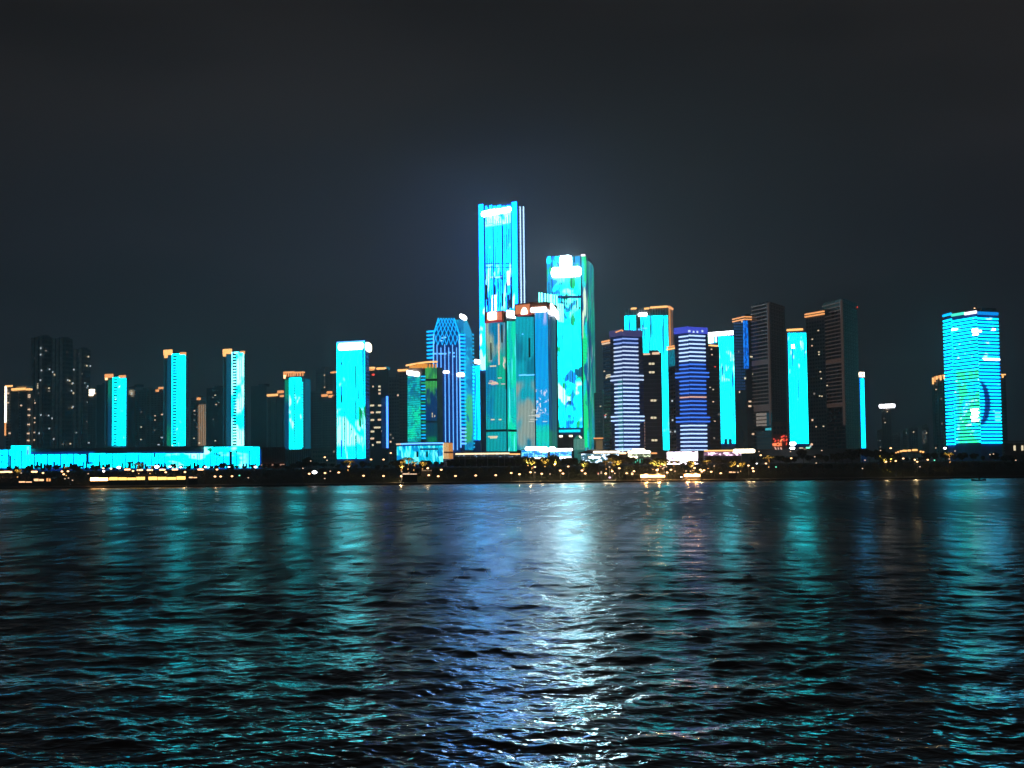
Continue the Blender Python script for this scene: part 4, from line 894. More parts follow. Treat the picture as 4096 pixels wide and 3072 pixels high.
# red neon
s = thing('red_neon_sign', 'red and orange neon lettering on the dark podium left of the narrow cyan tower', 'sign', P(3110, 1815, 1120), 0, x=3110)
Fn = wallface(3085, 1120, 3155, 1120, 1780)
mesh = None
Z = lambda p: Fn.pt(Fn.u(3060 + p[0] * .0995), Fn.z(3110, 1700 + p[1] * .0995), 1.4)
for i, (p, q, w, mt) in enumerate([((380, 690), (430, 610), .45, 'red'), ((340, 545), (365, 585), .45, 'red'), ((525, 590), (520, 660), .35, 'red'), ((640, 500), (780, 430), .55, 'red'), ((600, 670), (690, 570), .5, 'redhot'), ((740, 540), (760, 660), .4, 'red'), ((850, 450), (855, 490), .4, 'red'), ((880, 560), (840, 650), .5, 'red'), ((860, 710), (845, 810), .35, 'red'),
        ((380, 890), (440, 1010), .4, 'redbar'), ((510, 900), (525, 1000), .3, 'redbar'), ((610, 900), (660, 1010), .45, 'redbar'), ((330, 1090), (400, 1070), .4, 'red'), ((600, 1050), (540, 1140), .4, 'red'), ((660, 1110), (760, 1070), .35, 'tan'),
        ((320, 740), (320, 830), .5, 'redhot'), ((375, 740), (375, 850), .5, 'redhot'), ((430, 730), (430, 840), .4, 'redhot'), ((470, 825), (560, 835), .4, 'redhot'), ((470, 735), (550, 720), .35, 'redhot'), ((565, 730), (565, 830), .45, 'redhot'), ((600, 780), (655, 780), .3, 'redhot'), ((600, 735), (650, 725), .4, 'redhot'), ((610, 830), (660, 820), .35, 'redhot')]):
    J = Join(); J.bar(Z(p), Z(q), w); J.out('neon_stroke', M[mt], s)
J = Join(); J.box(Fn, (3088, 3152, 1738, 1818), .2, .8); J.out('sign_panel', M['conc_brown'], s)
b = tower('dark_podium', 'dark brown podium block under the red neon lettering', 'building', [(3086, 1122), (3152, 1120)], 1688, M['conc_brown'], depth=18)
win_grid(b, b.F, 1, b.F.len - 1, 12, b.zt - 2, 4, 4, litp=.0)

# narrow cyan strip and hazy far towers
b = tower('thin_led_tower', 'very thin cyan LED strip tower with a warm glowing cap, right of the brown towers', 'tower', [(3440, 1400), (3461, 1405)], 1492, M['bluewall'], yref=1640, depth=16)
pane(b.root, 'led_strip', b.F, (3443, 3456, 1514, 1792), 0, 1, led('thin_strip', b.root, (0, .75, 1.5), [((0, 1.1, 1.6), (.2, .02), (.4, .6))])); pane(b.root, 'lit_cap', b.F, (3440, 3458, 1489, 1508), -.3, 1.2, M['whitewarm']); pane(b.root, 'cap_window', b.F, (3447, 3451, 1494, 1503), 1.2, 1.4, M['copper'])
b = dark('hazy far tower standing under a long white rooftop sign', [(3526, 2600), (3564, 2590)], 1640, mat='conc_brown', nu=4, litp=.03, glow=GL, group='hazy far towers', wins=[(3549, 1647, 'warmdim'), (3539, 1690, 'warmwin'), (3535, 1674, 'dimwin')])
s = thing('rooftop_sign', 'long white bar sign above a hazy distant tower, left of the big striped tower', 'sign', b.F.pt(10, b.zt), 0, x=3548)
roundsign(s, 'sign_face', b.F, 3517, 3581, 1616, 1632, -.5, 1.2, M['white'], .35)
J = Join()
for x in (3532, 3546, 3558): J.box(b.F, (x, x + 2, 1630, 1644), -.8, -.3)
J.out('sign_frame', M['metal'], s)
for args in (('low hazy brown block left of the far tower with the white sign', [(3508, 2700), (3527, 2690)], 1720), ('hazy grey slab right of the far tower with the white sign', [(3566, 2750), (3600, 2740)], 1735),
             ('thin pale hazy slab among the far towers', [(3611, 2500), (3628, 2495)], 1720), ('dark hazy tower with a single white window in the far group', [(3634, 2450), (3672, 2440)], 1712), ('floodlit grey far tower with mottled front, rightmost of the hazy far group', [(3686, 2300), (3716, 2295)], 1702)):
    b = dark(args[0], args[1], args[2], mat='conc_brown' if 'brown' in args[0] else 'stone', nu=4, litp=.02, glow=GL, group='hazy far towers')
    if 'mottled' in args[0]: pane(b.root, 'floodlit_front', b.F, (3688, 3704, 1720, 1775), 0, .5, led('mottled', b.root, (.02, .02, .02), [((.16, .14, .12), (.2, .08), (.45, .6))], 1, False))  # floodlit look painted on as patchy emission of the wall
    if 'single' in args[0]: lit_at(b, b.F, [(3654, 1728)], 5, 5, M['warmwin'])
    if 'mottled' in args[0]: lit_at(b, b.F, [(3705, 1732)], 5, 5, M['warmwin'])

# ------------------------------------------------------------------ right tower with horizontal stripes
b = tower('striped_led_tower', 'big cyan horizontally striped LED tower alone at the far right', 'tower', [(3783, 1345), (3817, 1325), (3917, 1290), (4000, 1300)], 1250, M['bluewall'], yref=1550, at=2)
Fl, Fm, Fr = b.faces
vz = lambda y: Fr.z(3930, y) - GROUND
mR = led('stripe_led', b.root, (0, 1.25, 1.5), [((.1, 1.1, .25), (.05, .05), (.36, .48), {'v': (vz(1800), vz(1470)), 'seed': 3, 'k': .8, 'u': (UL(b, Fm, 3825), UL(b, Fm, 3935)), 'soft': 3}), ((1.3, 1.9, 1.4), (.09, .15), (.60, .66), {'v': (vz(1730), vz(1590)), 'seed': 8}), ((.2, 1.2, .4), (.06, .2), (.5, .58), {'v': (-5, 14)}), ((1.2, 1.9, 2.0), (.12, .2), (.66, .70), {'seed': 4})], .75)
mR2 = led('stripe_led_right', b.root, (0, .95, 1.5), [((0, .10, .55), (.05, .03), (.30, .42), {'seed': 6, 'ell': (UL(b, Fr, 3922), vz(1612), UL(b, Fr, 3966) - UL(b, Fr, 3922), vz(1520) - vz(1612)), 'notell': (UL(b, Fr, 3908), vz(1606), UL(b, Fr, 3942) - UL(b, Fr, 3908), vz(1515) - vz(1606))}), ((1.2, 1.9, 2.0), (.12, .2), (.68, .72), {'seed': 4})], .7)
mL = led('stripe_led_left', b.root, (0, .8, 1.3), [((0, 1.2, 1.4), (.1, .04), (.5, .6))])
y = 1272.0; k = 0
while y < 1776:
    pane(b.root, 'light_stripe', Fm, (3818, 3917, y + (3 - 6 * (y - 1270) / 500), y + (3 - 6 * (y - 1270) / 500) + 6.6), 0, 1.3, mR)
    pane(b.root, 'light_stripe', Fr, (3917, 3999, y, y + 6.6), 0, 1.3, mR2)
    if y < 1770: pane(b.root, 'light_stripe', Fl, (3784, 3816, y + 7, y + 14 if k % 2 else y + 12.5), 0, 1.3, mL)
    y += 13.75; k += 1
pane(b.root, 'crown_stripe', Fl, (3784, 3816, 1255, 1264), 0, 1.5, M['cyanbar']); pane(b.root, 'crown_stripe', Fm, (3818, 3870, 1252, 1262), 0, 1.5, emit('crown_green', (.1, 1.4, .95))); pane(b.root, 'crown_stripe', Fm, (3871, 3917, 1246, 1257), 0, 1.5, emit('crown_pink', (2.2, 1.9, 2.1))); pane(b.root, 'crown_stripe', Fr, (3918, 3999, 1248, 1260), 0, 1.5, emit('crown_blue', (0, .35, 1.1)))
lit_at(b, Fm, [(3828, 1318), (3910, 1318), (3910, 1326), (3912, 1338)], 18, 7, M['white'], n=1.7); lit_at(b, Fr, [(3978, 1318), (3923, 1325)], 12, 8, M['white'], n=1.7)
pane(b.root, 'white_floor_light', Fr, (3935, 3998, 1434, 1442), 0, 1.8, M['white'])
for x, y in ((3908, 1640), (3912, 1653), (3908, 1668), (3912, 1682)): lit_at(b, Fm, [(x - 10, y)], 26, 9, M['white'], n=1.7)
for x, y in ((3985, 1652), (3985, 1667), (3985, 1681)): lit_at(b, Fr, [(x, y)], 18, 7, M['cyanwhite'], n=1.7)
J = Join(); J.box(Fm, (3850, 3915, 1236, 1247), -22, -6); J.box(Fr, (3925, 3975, 1232, 1247), -20, -6); J.out('roof_plant_room', M['dark'], b.root)
J = Join()
for x, y0 in ((3881, 1205), (3905, 1212), (3899, 1228)): J.bar(P(x, 1246, 1312), P(x, y0, 1312), .35)
J.bar(P(3876, 1206, 1312), P(3898, 1212, 1312), .6); J.out('roof_crane', M['conc'], b.root)
for x, y in ((3898, 1236), (3927, 1238)): pane(b.root, 'roof_lamp', wallface(3880, 1305, 3960, 1305, 1236), (x - 3, x + 3, y - 4, y + 4), 0, .6, M['warm'])
b = dark('dark tower with gold draped crown lights, left behind the big striped tower', [(3730, 1500), (3784, 1490)], 1505, mat='conc', nu=5, pitch=3.3, litp=.012, glow=GL, group='x', yref=1640, wins=[(3747, 1558, 'warmdim')], piersn=3)
for i, (x, y, h) in enumerate(((3729, 1511, 26), (3737, 1506, 22), (3745, 1504, 14), (3753, 1502, 12), (3760, 1501, 20), (3768, 1500, 14), (3774, 1499, 18))): pane(b.root, 'crown_lamp', Face(P(3725, 1510, 1498).xy, P(3785, 1510, 1490).xy, 1510), (x, x + 6, y, y + h), 0, 1.2, M['amber' if i % 2 == 0 else 'orange'])
b = dark('dark tower peeping out right of the big striped tower with one gold roof lamp', [(3996, 1500), (4027, 1505)], 1500, mat='conc', nu=3, pitch=3.3, litp=0, group='x', yref=1640)
pane(b.root, 'crown_lamp', Face(P(3990, 1500, 1496).xy, P(4030, 1500, 1496).xy, 1500), (4004, 4022, 1496, 1501), 0, 1.2, M['amber']); pane(b.root, 'crown_lamp', Face(P(3990, 1500, 1496).xy, P(4030, 1500, 1496).xy, 1500), (4007, 4013, 1501, 1511), 0, 1.2, M['amber'])
b = tower('low_pavilion', 'low flat-roofed pavilion with two tall lit windows at the right edge', 'building', [(4020, 900), (4150, 890)], 1774, M['conc'], depth=20, at=0)
pane(b.root, 'roof_slab', b.F, (4016, 4150, 1763, 1769), -4, 2.5, M['stone'])
for x in (4058, 4089, 4120): pane(b.root, 'window', b.F, (x - 4, x + 4, 1782, 1802), 0, .3, M['warmwin'])

# ------------------------------------------------------------------ low LED wall building on the left
b = tower('led_podium', 'long low building whose whole front is a cyan LED wall, bottom left', 'building', [(-60, 905), (1045, 885)], 1795, M['bluewall'], yref=1850, depth=40, at=1)
F = b.F
mP = led('podium_screen', b.root, (0, 1.15, 1.35), [((0, .95, 2.0), (.05, .1), (.5, .6), {'seed': 9}), ((.8, 1.5, 1.4), (.06, .12), (.50, .58), {'u': (UL(b, F, 640), UL(b, F, 1000)), 'soft': 10, 'seed': 2}), ((0, .3, .9), (.12, .2), (.62, .68), {'u': (UL(b, F, -40), UL(b, F, 60)), 'seed': 5}), ((0, .4, .2), (.12, .15), (.64, .68), {'u': (UL(b, F, 640), UL(b, F, 1000)), 'seed': 7})])
def podium(x0, x1, y0, y1=1872, n=1.0): pane(b.root, 'led_wall_panel', F, (x0, x1, y0, y1), -.5, n, mP)
podium(-60, 48, 1800); podium(49, 62, 1783, 1872, 1.8); podium(63.5, 121, 1783, 1872, 1.8); podium(122, 310, 1818); podium(313, 353, 1819); podium(359, 420, 1813); podium(421, 506, 1815); podium(507, 543, 1813); podium(546, 566, 1813); podium(568, 660, 1814); podium(660, 740, 1814); podium(741, 818, 1814)
podium(820, 858, 1788, 1872, 1.6); podium(862, 920, 1788, 1872, 1.6); podium(921, 995, 1787, 1872, 1.6); podium(1000, 1010, 1787, 1872, 1.6); podium(1014, 1037, 1788, 1872, 1.6)
for x0, x1, y0, y1 in ((356, 373, 1848, 1856), (354, 359, 1815, 1850), (513, 538, 1847, 1854), (552, 567, 1847, 1854), (43, 50, 1822, 1868), (0, 44, 1820, 1823), (925, 932, 1808, 1858), (903, 972, 1806, 1809), (858, 862, 1788, 1862), (620, 626, 1814, 1830)): pane(b.root, 'dark_frame', F, (x0, x1, y0, y1), 1.5, 2.2, M['bluewall'])
J = Join(); rnd = random.Random(8)
for x in range(-40, 1040, 26):
    J.box(F, (x, x + 3, 1816 if 122 < x < 820 else 1800, 1872), 1.7, 2.4)
for x in range(130, 1000, 13):
    if rnd.random() < .5: J.box(F, (x, x + rnd.uniform(4, 11), 1858 - rnd.uniform(0, 12), 1872), 2.4, 3.2)
J.out('front_column', M['glassblack'], b.root, stuff=True)
pane(b.root, 'roof', F, (122, 820, 1790, 1812), -14, -1, M['conc']); pane(b.root, 'roof_edge', F, (380, 820, 1807, 1811), -1, 1.2, M['tealdim'])
pane(b.root, 'white_corner_light', F, (113, 121, 1786, 1818), 1.8, 2.2, M['cyanwhite'])
b = tower('brown_hall', 'dark red-brown hall with a pale lit base line, right of the LED wall building', 'hall', [(1046, 880), (1141, 876)], 1790, plain('redbrown', (.16, .08, .06), .8), depth=25)
pane(b.root, 'base_light', b.F, (1046, 1138, 1857, 1862), 0, 1, emit('peach_line', (.45, .25, .17))); piers(b, b.F, 10, M['conc_brown'], .3, .4)
b = tower('apartment_podium', 'dark glazed podium under the saw-tooth strip tower', 'building', [(1141, 1300), (1245, 1290)], 1797, M['glass'], depth=22)
piers(b, b.F, 12, M['conc'], .5, .6)
b = tower('apartment_podium', 'low dark podium wing under the teal-grey blocks, left of the wide cyan tower', 'building', [(1246, 1280), (1345, 1275)], 1792, M['conc_brown'], depth=22)
win_grid(b, b.F, 1, b.F.len - 1, 11, b.zt - 1, 9, 4, litp=.05)
# curved LED hall
n = 12; pts = []
for i in range(n + 1):
    a = rad(200 - 28 - i * (110 / n) * 1.0)
for i in range(n + 1):
    k = i / n; x = 1590 + (1808 - 1590) * k; Yv = 880 - 18 * math.sin(min(1, k * 2.2) * math.pi / 2) + (18 * max(0, k - .8) * 5 * .4)
    pts.append((x, Yv))
b = tower('curved_led_hall', 'low curved hall ribbed with cyan light strips and an orange right end', 'hall', pts, 1770, M['bluewall'], yref=1800, at=6, depth=25)
mH = led('hall_led', b.root, (0, .75, 1.0), [((.2, 1.4, 1.6), (.3, .1), (.5, .56)), ((0, .3, .7), (.12, .1), (.56, .62))])
for k, Fk in enumerate(b.faces[:10]):
    for q in range(3):
        u0 = Fk.len * (q + .12) / 3; pane(b.root, 'light_rib', Fk, (u0, u0 + Fk.len * .24, GROUND + 2, b.zt - 2), 0, .6, mH, m=True)
    pane(b.root, 'eave_light', Fk, (0, Fk.len, b.zt - 1, b.zt - .1), -.2, 1, M['cyanwhite'] if k > 0 else M['warmdim'], m=True)
for k in (4, 6): Fk = b.faces[k]; pane(b.root, 'dark_opening', Fk, (Fk.len * .3, Fk.len * .7, b.zt - 9, b.zt - 5.5), .5, .9, M['bluewall'], m=True)
for Fk in b.faces[5:9]: pane(b.root, 'canopy', Fk, (0, Fk.len, b.zt - 4.6, b.zt - 3.6), .5, 2.2, M['bluedim'], m=True)
for k, Fk in enumerate(b.faces[10:]):
    pane(b.root, 'lit_end_wall', Fk, (0, Fk.len, GROUND + 5, b.zt - .3), 0, .8, emit('orange_end_%d' % k, (1.5, 1.0, .45) if k == 0 else (1.2, .55, .15)), m=True)
    J = Join()
    for q in range(4): J.box(Fk, (Fk.len * q / 4, Fk.len * q / 4 + .25, GROUND + 5, b.zt), .8, 1.1, m=True)
    J.box(Fk, (0, Fk.len, GROUND + 8.5, GROUND + 9.5), .8, 1.1, m=True); J.out('window_bar', M['copper'], b.root)

# glass pavilions in the middle
def pavilion(label, x0, x1, ytop, ybot, Y, roofs, glassmat, posts=8, kind='waterfront_pavilion'):
    b = tower(kind, label, 'pavilion', [(x0, Y), (x1, Y - 3)], ytop + 6, M['dark'], depth=14, part='back_wall')
    F = b.F
    gm = led('pav_%d' % x0, b.root, *glassmat)
    nP = max(3, int((x1 - x0) / 22)); w = (x1 - x0) / nP
    for i in range(nP): pane(b.root, 'glass_bay', F, (x0 + i * w + 1, x0 + (i + 1) * w - 1, ytop + 9, ybot), 0, .6, gm)
    for (a, c, y0, y1, mt) in roofs: roundsign(b.root, 'lit_roof', F, a, c, y0, y1, -1, 2.6, M[mt], .45)
    J = Join()
    for i in range(nP + 1): J.box(F, (x0 + i * w - .7, x0 + i * w + .7, ytop + 8, 1880), .2, 1.4)
    J.out('column', M['metal'], b.root)
    pane(b.root, 'terrace', F, (x0, x1, ybot + 5, ybot + 8), -1, 3, M['conc'])
    return b
PB = ((0, .30, .95), [((.3, 1.2, 1.5), (.3, .6), (.46, .54)), ((0, .03, .3), (.4, .5), (.58, .62))])
PW = ((.05, .16, .22), [((1.4, 1.8, 2.2), (.35, .6), (.50, .56)), ((.0, .1, .05), (.4, .5), (.6, .64))], 1, False)
pavilion('long low pavilion under a thin warm roof line, below the lattice and left twin towers', 1815, 2085, 1806, 1828, 900, [], ((.01, .02, .03), [((.3, .5, .8), (.6, .9), (.62, .66)), ((.6, .35, .1), (.3, .6), (.66, .7))], 1, False))
s = thing('roof_light_strip', 'thin pale orange light strip along the long low pavilion roof', 'light strip', P(1950, 1815, 898), 0, x=1950)
Fp = wallface(1815, 900, 2085, 897, 1812)
J = Join(); J.box(Fp, (1824, 2040, 1812, 1818), 3, 3.6); J.out('strip_tube', emit('peach_tube', (2.0, 1.5, .9)), s)
J = Join(); J.box(Fp, (2040, 2082, 1814, 1819), 3, 3.6); J.out('strip_tube', M['amber'], s)
J = Join(); J.box(Fp, (1822, 2084, 1808, 1811.5), -2, 3.4); J.out('roof_lip', M['conc_brown'], s)
b = pavilion('blue glass pavilion glowing under a white cloud-like roof edge', 2086, 2192, 1792, 1830, 880, [(2103, 2190, 1787, 1801, 'white'), (2160, 2197, 1795, 1808, 'white'), (2120, 2180, 1830, 1836, 'whitewarm')], PB)
b = pavilion('blue lit pavilion with twin white light bands, right half of the pavilion pair', 2200, 2288, 1795, 1830, 876, [(2198, 2222, 1787, 1805, 'white'), (2215, 2290, 1794, 1804, 'white'), (2224, 2287, 1828, 1836, 'white')], PB)
pane(b.root, 'glass_bay', b.F, (2232, 2252, 1838, 1850), .5, 1.5, M['cyanwhite'])
b = pavilion('white lit pavilion with a dark tent-like roof, right of the gabled glass house', 2325, 2476, 1806, 1852, 870, [(2374, 2478, 1805, 1812, 'whitewarm'), (2355, 2402, 1826, 1833, 'whitewarm'), (2478, 2505, 1809, 1816, 'warm')], PW)
p = [P(2308, 1813, 872), P(2360, 1798, 868), P(2470, 1804, 866), P(2500, 1812, 868)]; bk = Vector((0, 14, 0))
mesh_obj('tent_roof', p + [v + bk for v in p], [(0, 1, 2, 3), (7, 6, 5, 4), (0, 4, 5, 1), (1, 5, 6, 2), (2, 6, 7, 3)], M['dark'], b.root)
J = Join(); J.bar(P(2491, 1810, 866), P(2491, 1792, 866), .35); J.bar(P(2470, 1803, 866), P(2518, 1801, 866), .35); J.out('light_cross', M['coolwhite'], b.root)
pane(b.root, 'lit_column', b.F, (2440, 2456, 1818, 1848), .7, 1.6, M['coolwhite'])
b = pavilion('round yellow-white roofed pavilion with green lit posts', 2512, 2604, 1806, 1828, 872, [(2530, 2580, 1795, 1806, 'whitewarm'), (2513, 2602, 1803, 1814, 'whitewarm'), (2513, 2550, 1825, 1833, 'whitewarm'), (2606, 2628, 1810, 1816, 'orange')], ((.06, .10, .05), [((1.2, 1.4, .9), (.5, .7), (.5, .56))], 1, False))
J = Join()
for x in (2529, 2541, 2549, 2559, 2569): J.box(b.F, (x, x + 3, 1834, 1852 - (x % 3) * 3), 1, 1.6)
J.out('green_post', emit('green_post', (.1, .75, .5)), b.root)
# video wall
s = thing('video_wall', 'large white and pink glowing video screen on the shore under the blue striped tower', 'screen', P(2730, 1868, 850), 0, x=2730)
Fv = wallface(2668, 850, 2792, 848, 1835)
pane(s, 'screen_face', Fv, (2669, 2791, 1808, 1868), 0, .5, led('pink_screen', s, (2.6, 2.2, 2.5), [((1.1, .45, .9), (.35, .35), (.60, .64)), ((.25, .04, .15), (.45, .4), (.68, .71))]))
J = Join()
for r in ((2666, 2794, 1804, 1807), (2666, 2794, 1869, 1873), (2666, 2668.5, 1807, 1869), (2791.5, 2794, 1807, 1869)): J.box(Fv, r, -.6, .9)
J.out('screen_frame', M['dark'], s)
J = Join(); J.box(Fv, (2690, 2696, 1873, 1895), -1, 0); J.box(Fv, (2760, 2766, 1873, 1895), -1, 0); J.out('screen_leg', M['metal'], s)
b = pavilion('long canopy building with pink lit signs and a blazing orange-white end light', 2815, 2965, 1800, 1822, 872, [(2816, 2940, 1800, 1805.5, 'amber'), (2932, 3020, 1796, 1812, 'whitewarm')], ((.25, .12, .2), [((1.9, 1.3, 1.8), (.3, .5), (.48, .54))], 1, False))
s = thing('shop_lights', 'white and green shop lights at the foot of the narrow cyan tower', 'light sign', P(3190, 1800, 1000), 0, x=3190)
Fq = wallface(3150, 1000, 3250, 1000, 1785)
for r, mt in (((3158, 3184, 1768, 1781), 'white'), ((3159, 3179, 1788, 1797), 'white'), ((3196, 3212, 1790, 1794), 'warmwin'), ((3210, 3225, 1794, 1798), 'tan'), ((3223, 3239, 1788, 1794), 'green'), ((3242, 3251, 1773, 1782), 'warmdim')): roundsign(s, 'light_panel', Fq, *r, 0, .8, M[mt], .45)
b = tower('dark_podium', 'long unlit podium behind the trees between the canopy building and the thin cyan strip', 'building', [(2990, 1020), (3440, 1010)], 1800, M['conc'], depth=25)
win_grid(b, b.F, 1, b.F.len - 1, 11, b.zt - 1.5, 30, 4.5, litp=.03, glow=GL)
b = tower('dark_podium', 'unlit podium base behind the screens under the two striped towers', 'building', [(2420, 1110), (2860, 1105)], 1806, M['conc'], depth=25)
win_grid(b, b.F, 1, b.F.len - 1, 11, b.zt - 1.5, 30, 4.5, litp=.03, glow=GL)

# orange string of lights on an arched footbridge
s = thing('lit_footbridge', 'arched footbridge outlined in glowing orange lights left of the big striped tower', 'footbridge', P(3640, 1815, 860), 0, x=3640)
Fb_ = wallface(3570, 860, 3705, 858, 1808)
J = Join()
ar = [(3572 + 132 * i / 14, 1815 - 14 * math.sin(math.pi * i / 14)) for i in range(15)]
for (xa, ya), (xb, yb) in zip(ar, ar[1:]): J.bar(Fb_.pt(Fb_.u(xa), Fb_.z(xa, ya + 3), -.5), Fb_.pt(Fb_.u(xb), Fb_.z(xb, yb + 3), -.5), .45)
for i in range(0, 15, 3): J.box(Fb_, (ar[i][0] - 1, ar[i][0] + 1, ar[i][1] + 4, 1875), -.9, -.3)
J.out('deck', M['conc'], s)
for x, w, y in ((3583, 6, 1812), (3592, 6, 1808), (3603, 9, 1805), (3618, 20, 1803), (3637, 14, 1802), (3659, 22, 1800), (3682, 7, 1806), (3692, 8, 1808)): roundsign(s, 'lamp', Fb_, x - w / 2, x + w / 2, y - 3.5, y + 3.5, 0, .8, M['amber'], .45)
# ------------------------------------------------------------------ shore lights
LAND = [(-200, 410, 'left end of LED wall'), (410, 640, 'left half of LED wall'), (640, 830, 'middle of LED wall'), (830, 1045, 'right end of LED wall'), (1045, 1240, 'brown hall'), (1240, 1345, 'podium left of wide cyan tower'), (1345, 1480, 'wide cyan tower'),
        (1480, 1590, 'office with yellow windows'), (1590, 1712, 'curved LED hall'), (1712, 1850, 'lattice crown tower'), (1850, 1940, 'cyan slab tower'), (1940, 2062, 'left twin tower'), (2062, 2188, 'right twin tower'), (2188, 2375, 'second tallest tower'),
        (2375, 2440, 'low tan lit block'), (2440, 2572, 'white striped tower'), (2572, 2668, 'dark block with warm windows'), (2668, 2800, 'pink video screen'), (2800, 2935, 'canopy building'), (2935, 3030, 'orange canopy end light'), (3030, 3150, 'red neon sign'), (3150, 3240, 'narrow cyan tower'),
        (3240, 3437, 'right brown tower'), (3437, 3500, 'thin cyan strip tower'), (3500, 3570, 'far tower with white sign'), (3570, 3710, 'orange lit footbridge'), (3710, 3790, 'gold crowned dark tower'), (3790, 4015, 'big striped tower'), (4015, 4400, 'low pavilion at right edge')]
def near(x):
    for a, c, n_ in LAND:
        if a <= x < c: return n_
    return 'far end of the shore'
def sphere_mesh(name, mat, rx, ry, rz, seg=10, rings=6):
    V, Fc = [(0, 0, rz)], []
    for j in range(1, rings):
        for i in range(seg):
            a, t = 2 * math.pi * i / seg, math.pi * j / rings; V.append((rx * math.sin(t) * math.cos(a), ry * math.sin(t) * math.sin(a), rz * math.cos(t)))
    V.append((0, 0, -rz))
    for i in range(seg): Fc.append((0, 1 + i, 1 + (i + 1) % seg))
    for j in range(rings - 2):
        for i in range(seg): p = 1 + j * seg; Fc.append((p + i, p + seg + i, p + seg + (i + 1) % seg, p + (i + 1) % seg))
    p = 1 + (rings - 2) * seg
    for i in range(seg): Fc.append((p + i, len(V) - 1, p + (i + 1) % seg))
    me = bpy.data.meshes.new(name); me.from_pydata(V, [], Fc); me.materials.append(mat); me.polygons.foreach_set('use_smooth', [True] * len(me.polygons)); return me
HEAD = {}
def head_mesh(kind, r):
    k = (kind, r)
    if k not in HEAD: HEAD[k] = sphere_mesh('lamp_globe_' + kind, M[kind], r, r * .8, r * .62)
    return HEAD[k]
pole_me = bpy.data.meshes.new('lamp_pole_mesh')
pv, pf = [], []
for (z, r) in ((0, .22), (.35, .2), (.36, .09), (1, .06)):
    for i in range(6): a = i * math.pi / 3; pv.append((r * math.cos(a), r * math.sin(a), z))
for j in range(3):
    for i in range(6): p = j * 6; pf.append((p + i, p + (i + 1) % 6, p + 6 + (i + 1) % 6, p + 6 + i))
pole_me.from_pydata(pv, [], pf); pole_me.materials.append(M['dark'])
KN = {'warm': 'warm', 'white': 'bright white', 'green': 'green', 'violet': 'violet', 'dimwarm': 'dim warm', 'redl': 'small red'}
M['dimwarm'] = emit('dim_warm_lamp', (1.1, .75, .5)); M['redl'] = emit('red_lamp', (1.6, .35, .3))
def lamp(x, y, kind='warm', r=.85, light=False):
    r *= .72; light = light * .8 if light else False
    for Y in (711, 719, 727, 733, 741, 765, 800, 850):
        p = P(x, y, Y); g = terrain(Y)
        if 1.2 < p.z - g < 9.5: break
    low = y > yh(x) + 20
    lb = '%s lamp on %s below %s' % (KN.get(kind, kind), 'riverside walk' if low else 'tall pole', near(x))
    t = thing('street_lamp', lb, 'street lamp', (p.x, Y, g), 0, 'lamps along the riverside', x=x)
    o = bpy.data.objects.new('lamp_post', pole_me); C.objects.link(o); o.location = (p.x, Y, g); o.scale = (1, 1, p.z - g - r * .4); adopt(o, t)
    h = bpy.data.objects.new('lamp_head', head_mesh(kind, r)); C.objects.link(h); h.location = p; adopt(h, t)
    if light:
        ld = bpy.data.lights.new('lamp_light', 'POINT'); ld.energy = light; ld.color = (1, .72, .35); ld.shadow_soft_size = .4
        lo = bpy.data.objects.new('lamp_light', ld); C.objects.link(lo); lo.location = p + Vector((0, -1.6, -.2)); adopt(lo, t)
LW = [(1454,1903),(1534,1904),(1605,1905),(1660,1905),(1715,1901),(1753,1905),(1822,1904),(1903,1902),(1983,1901),(1711,1873),(1765,1879),(1395,1866),(1355,1890),(1635,1892),(2045,1892),(2078,1897),(2122,1889),(2167,1895),(2241,1882),(2252,1894),(2273,1866),(2328,1882),(2341,1894),(2449,1885),(2423,1894),(2507,1893),(2529,1896),(2140,1868),(2627,1880),(2658,1861),(2669,1890),(2802,1879),(2845,1887),(2883,1893),(2952,1864),(2994,1862),(3011,1873),(3014,1885),(3064,1854),(3043,1821),(3165,1833),(3544,1847),(3583,1844),(3613,1834),(3659,1839),(3669,1847),(3711,1839),(172,1892),(248,1886),(272,1885),(255,1897),(663,1889),(740,1888),(444,1875),(868,1878),(860,1906),(883,1906),(928,1905),(1300,1892),(1484,1838),(1534,1838),(1563,1812),(1299,1829),(413,1873),(532,1884),(1237,1895)]
LD = [(3259,1827),(3265,1852),(3162,1806),(3036,1806),(3450,1874),(3460,1841),(3287,1802),(3680,1867),(3585,1904),(3743,1792),(3797,1836),(3960,1818),(3974,1816),(4063,1841),(3522,1802),(85,1892),(260,1915),(274,1912),(290,1921),(353,1895),(993,1911),(1308,1841),(1243,1844),(1299,1914),(1321,1885),(1212,1873),(1607,1887),(2393,1897),(2460,1893),(2404,1893),(2140,1890),(2200,1896),(2952,1889),(3820,1804)]
rl = random.Random(77)
for q in range(18):
    x_ = rl.choice((rl.uniform(2400, 2560), rl.uniform(2560, 2860), rl.uniform(2640, 2860)))
    (LD if rl.random() < .7 else LW).append((round(x_), round(yh(x_) + rl.uniform(-6, 18))))
LIT = {(1605,1905):2500,(1635,1892):2500,(1711,1873):900,(2122,1889):2200,(2167,1895):1500,(2423,1894):2500,(2449,1885):2500,(2627,1880):3500,(2669,1890):1500,(2252,1894):1500,(2328,1882):1800,(2994,1862):1000,(2802,1879):2000,(3659,1839):1500,(3544,1847):800,(868,1878):600,(740,1888):900,(2078,1897):1200,(3011,1873):900,(413,1873):900}
for (x, y) in LW: lamp(x, y, 'warm', .85 if y > 1870 else .75, LIT.get((x, y), False))
for (x, y) in LD: lamp(x, y, 'dimwarm', .55)
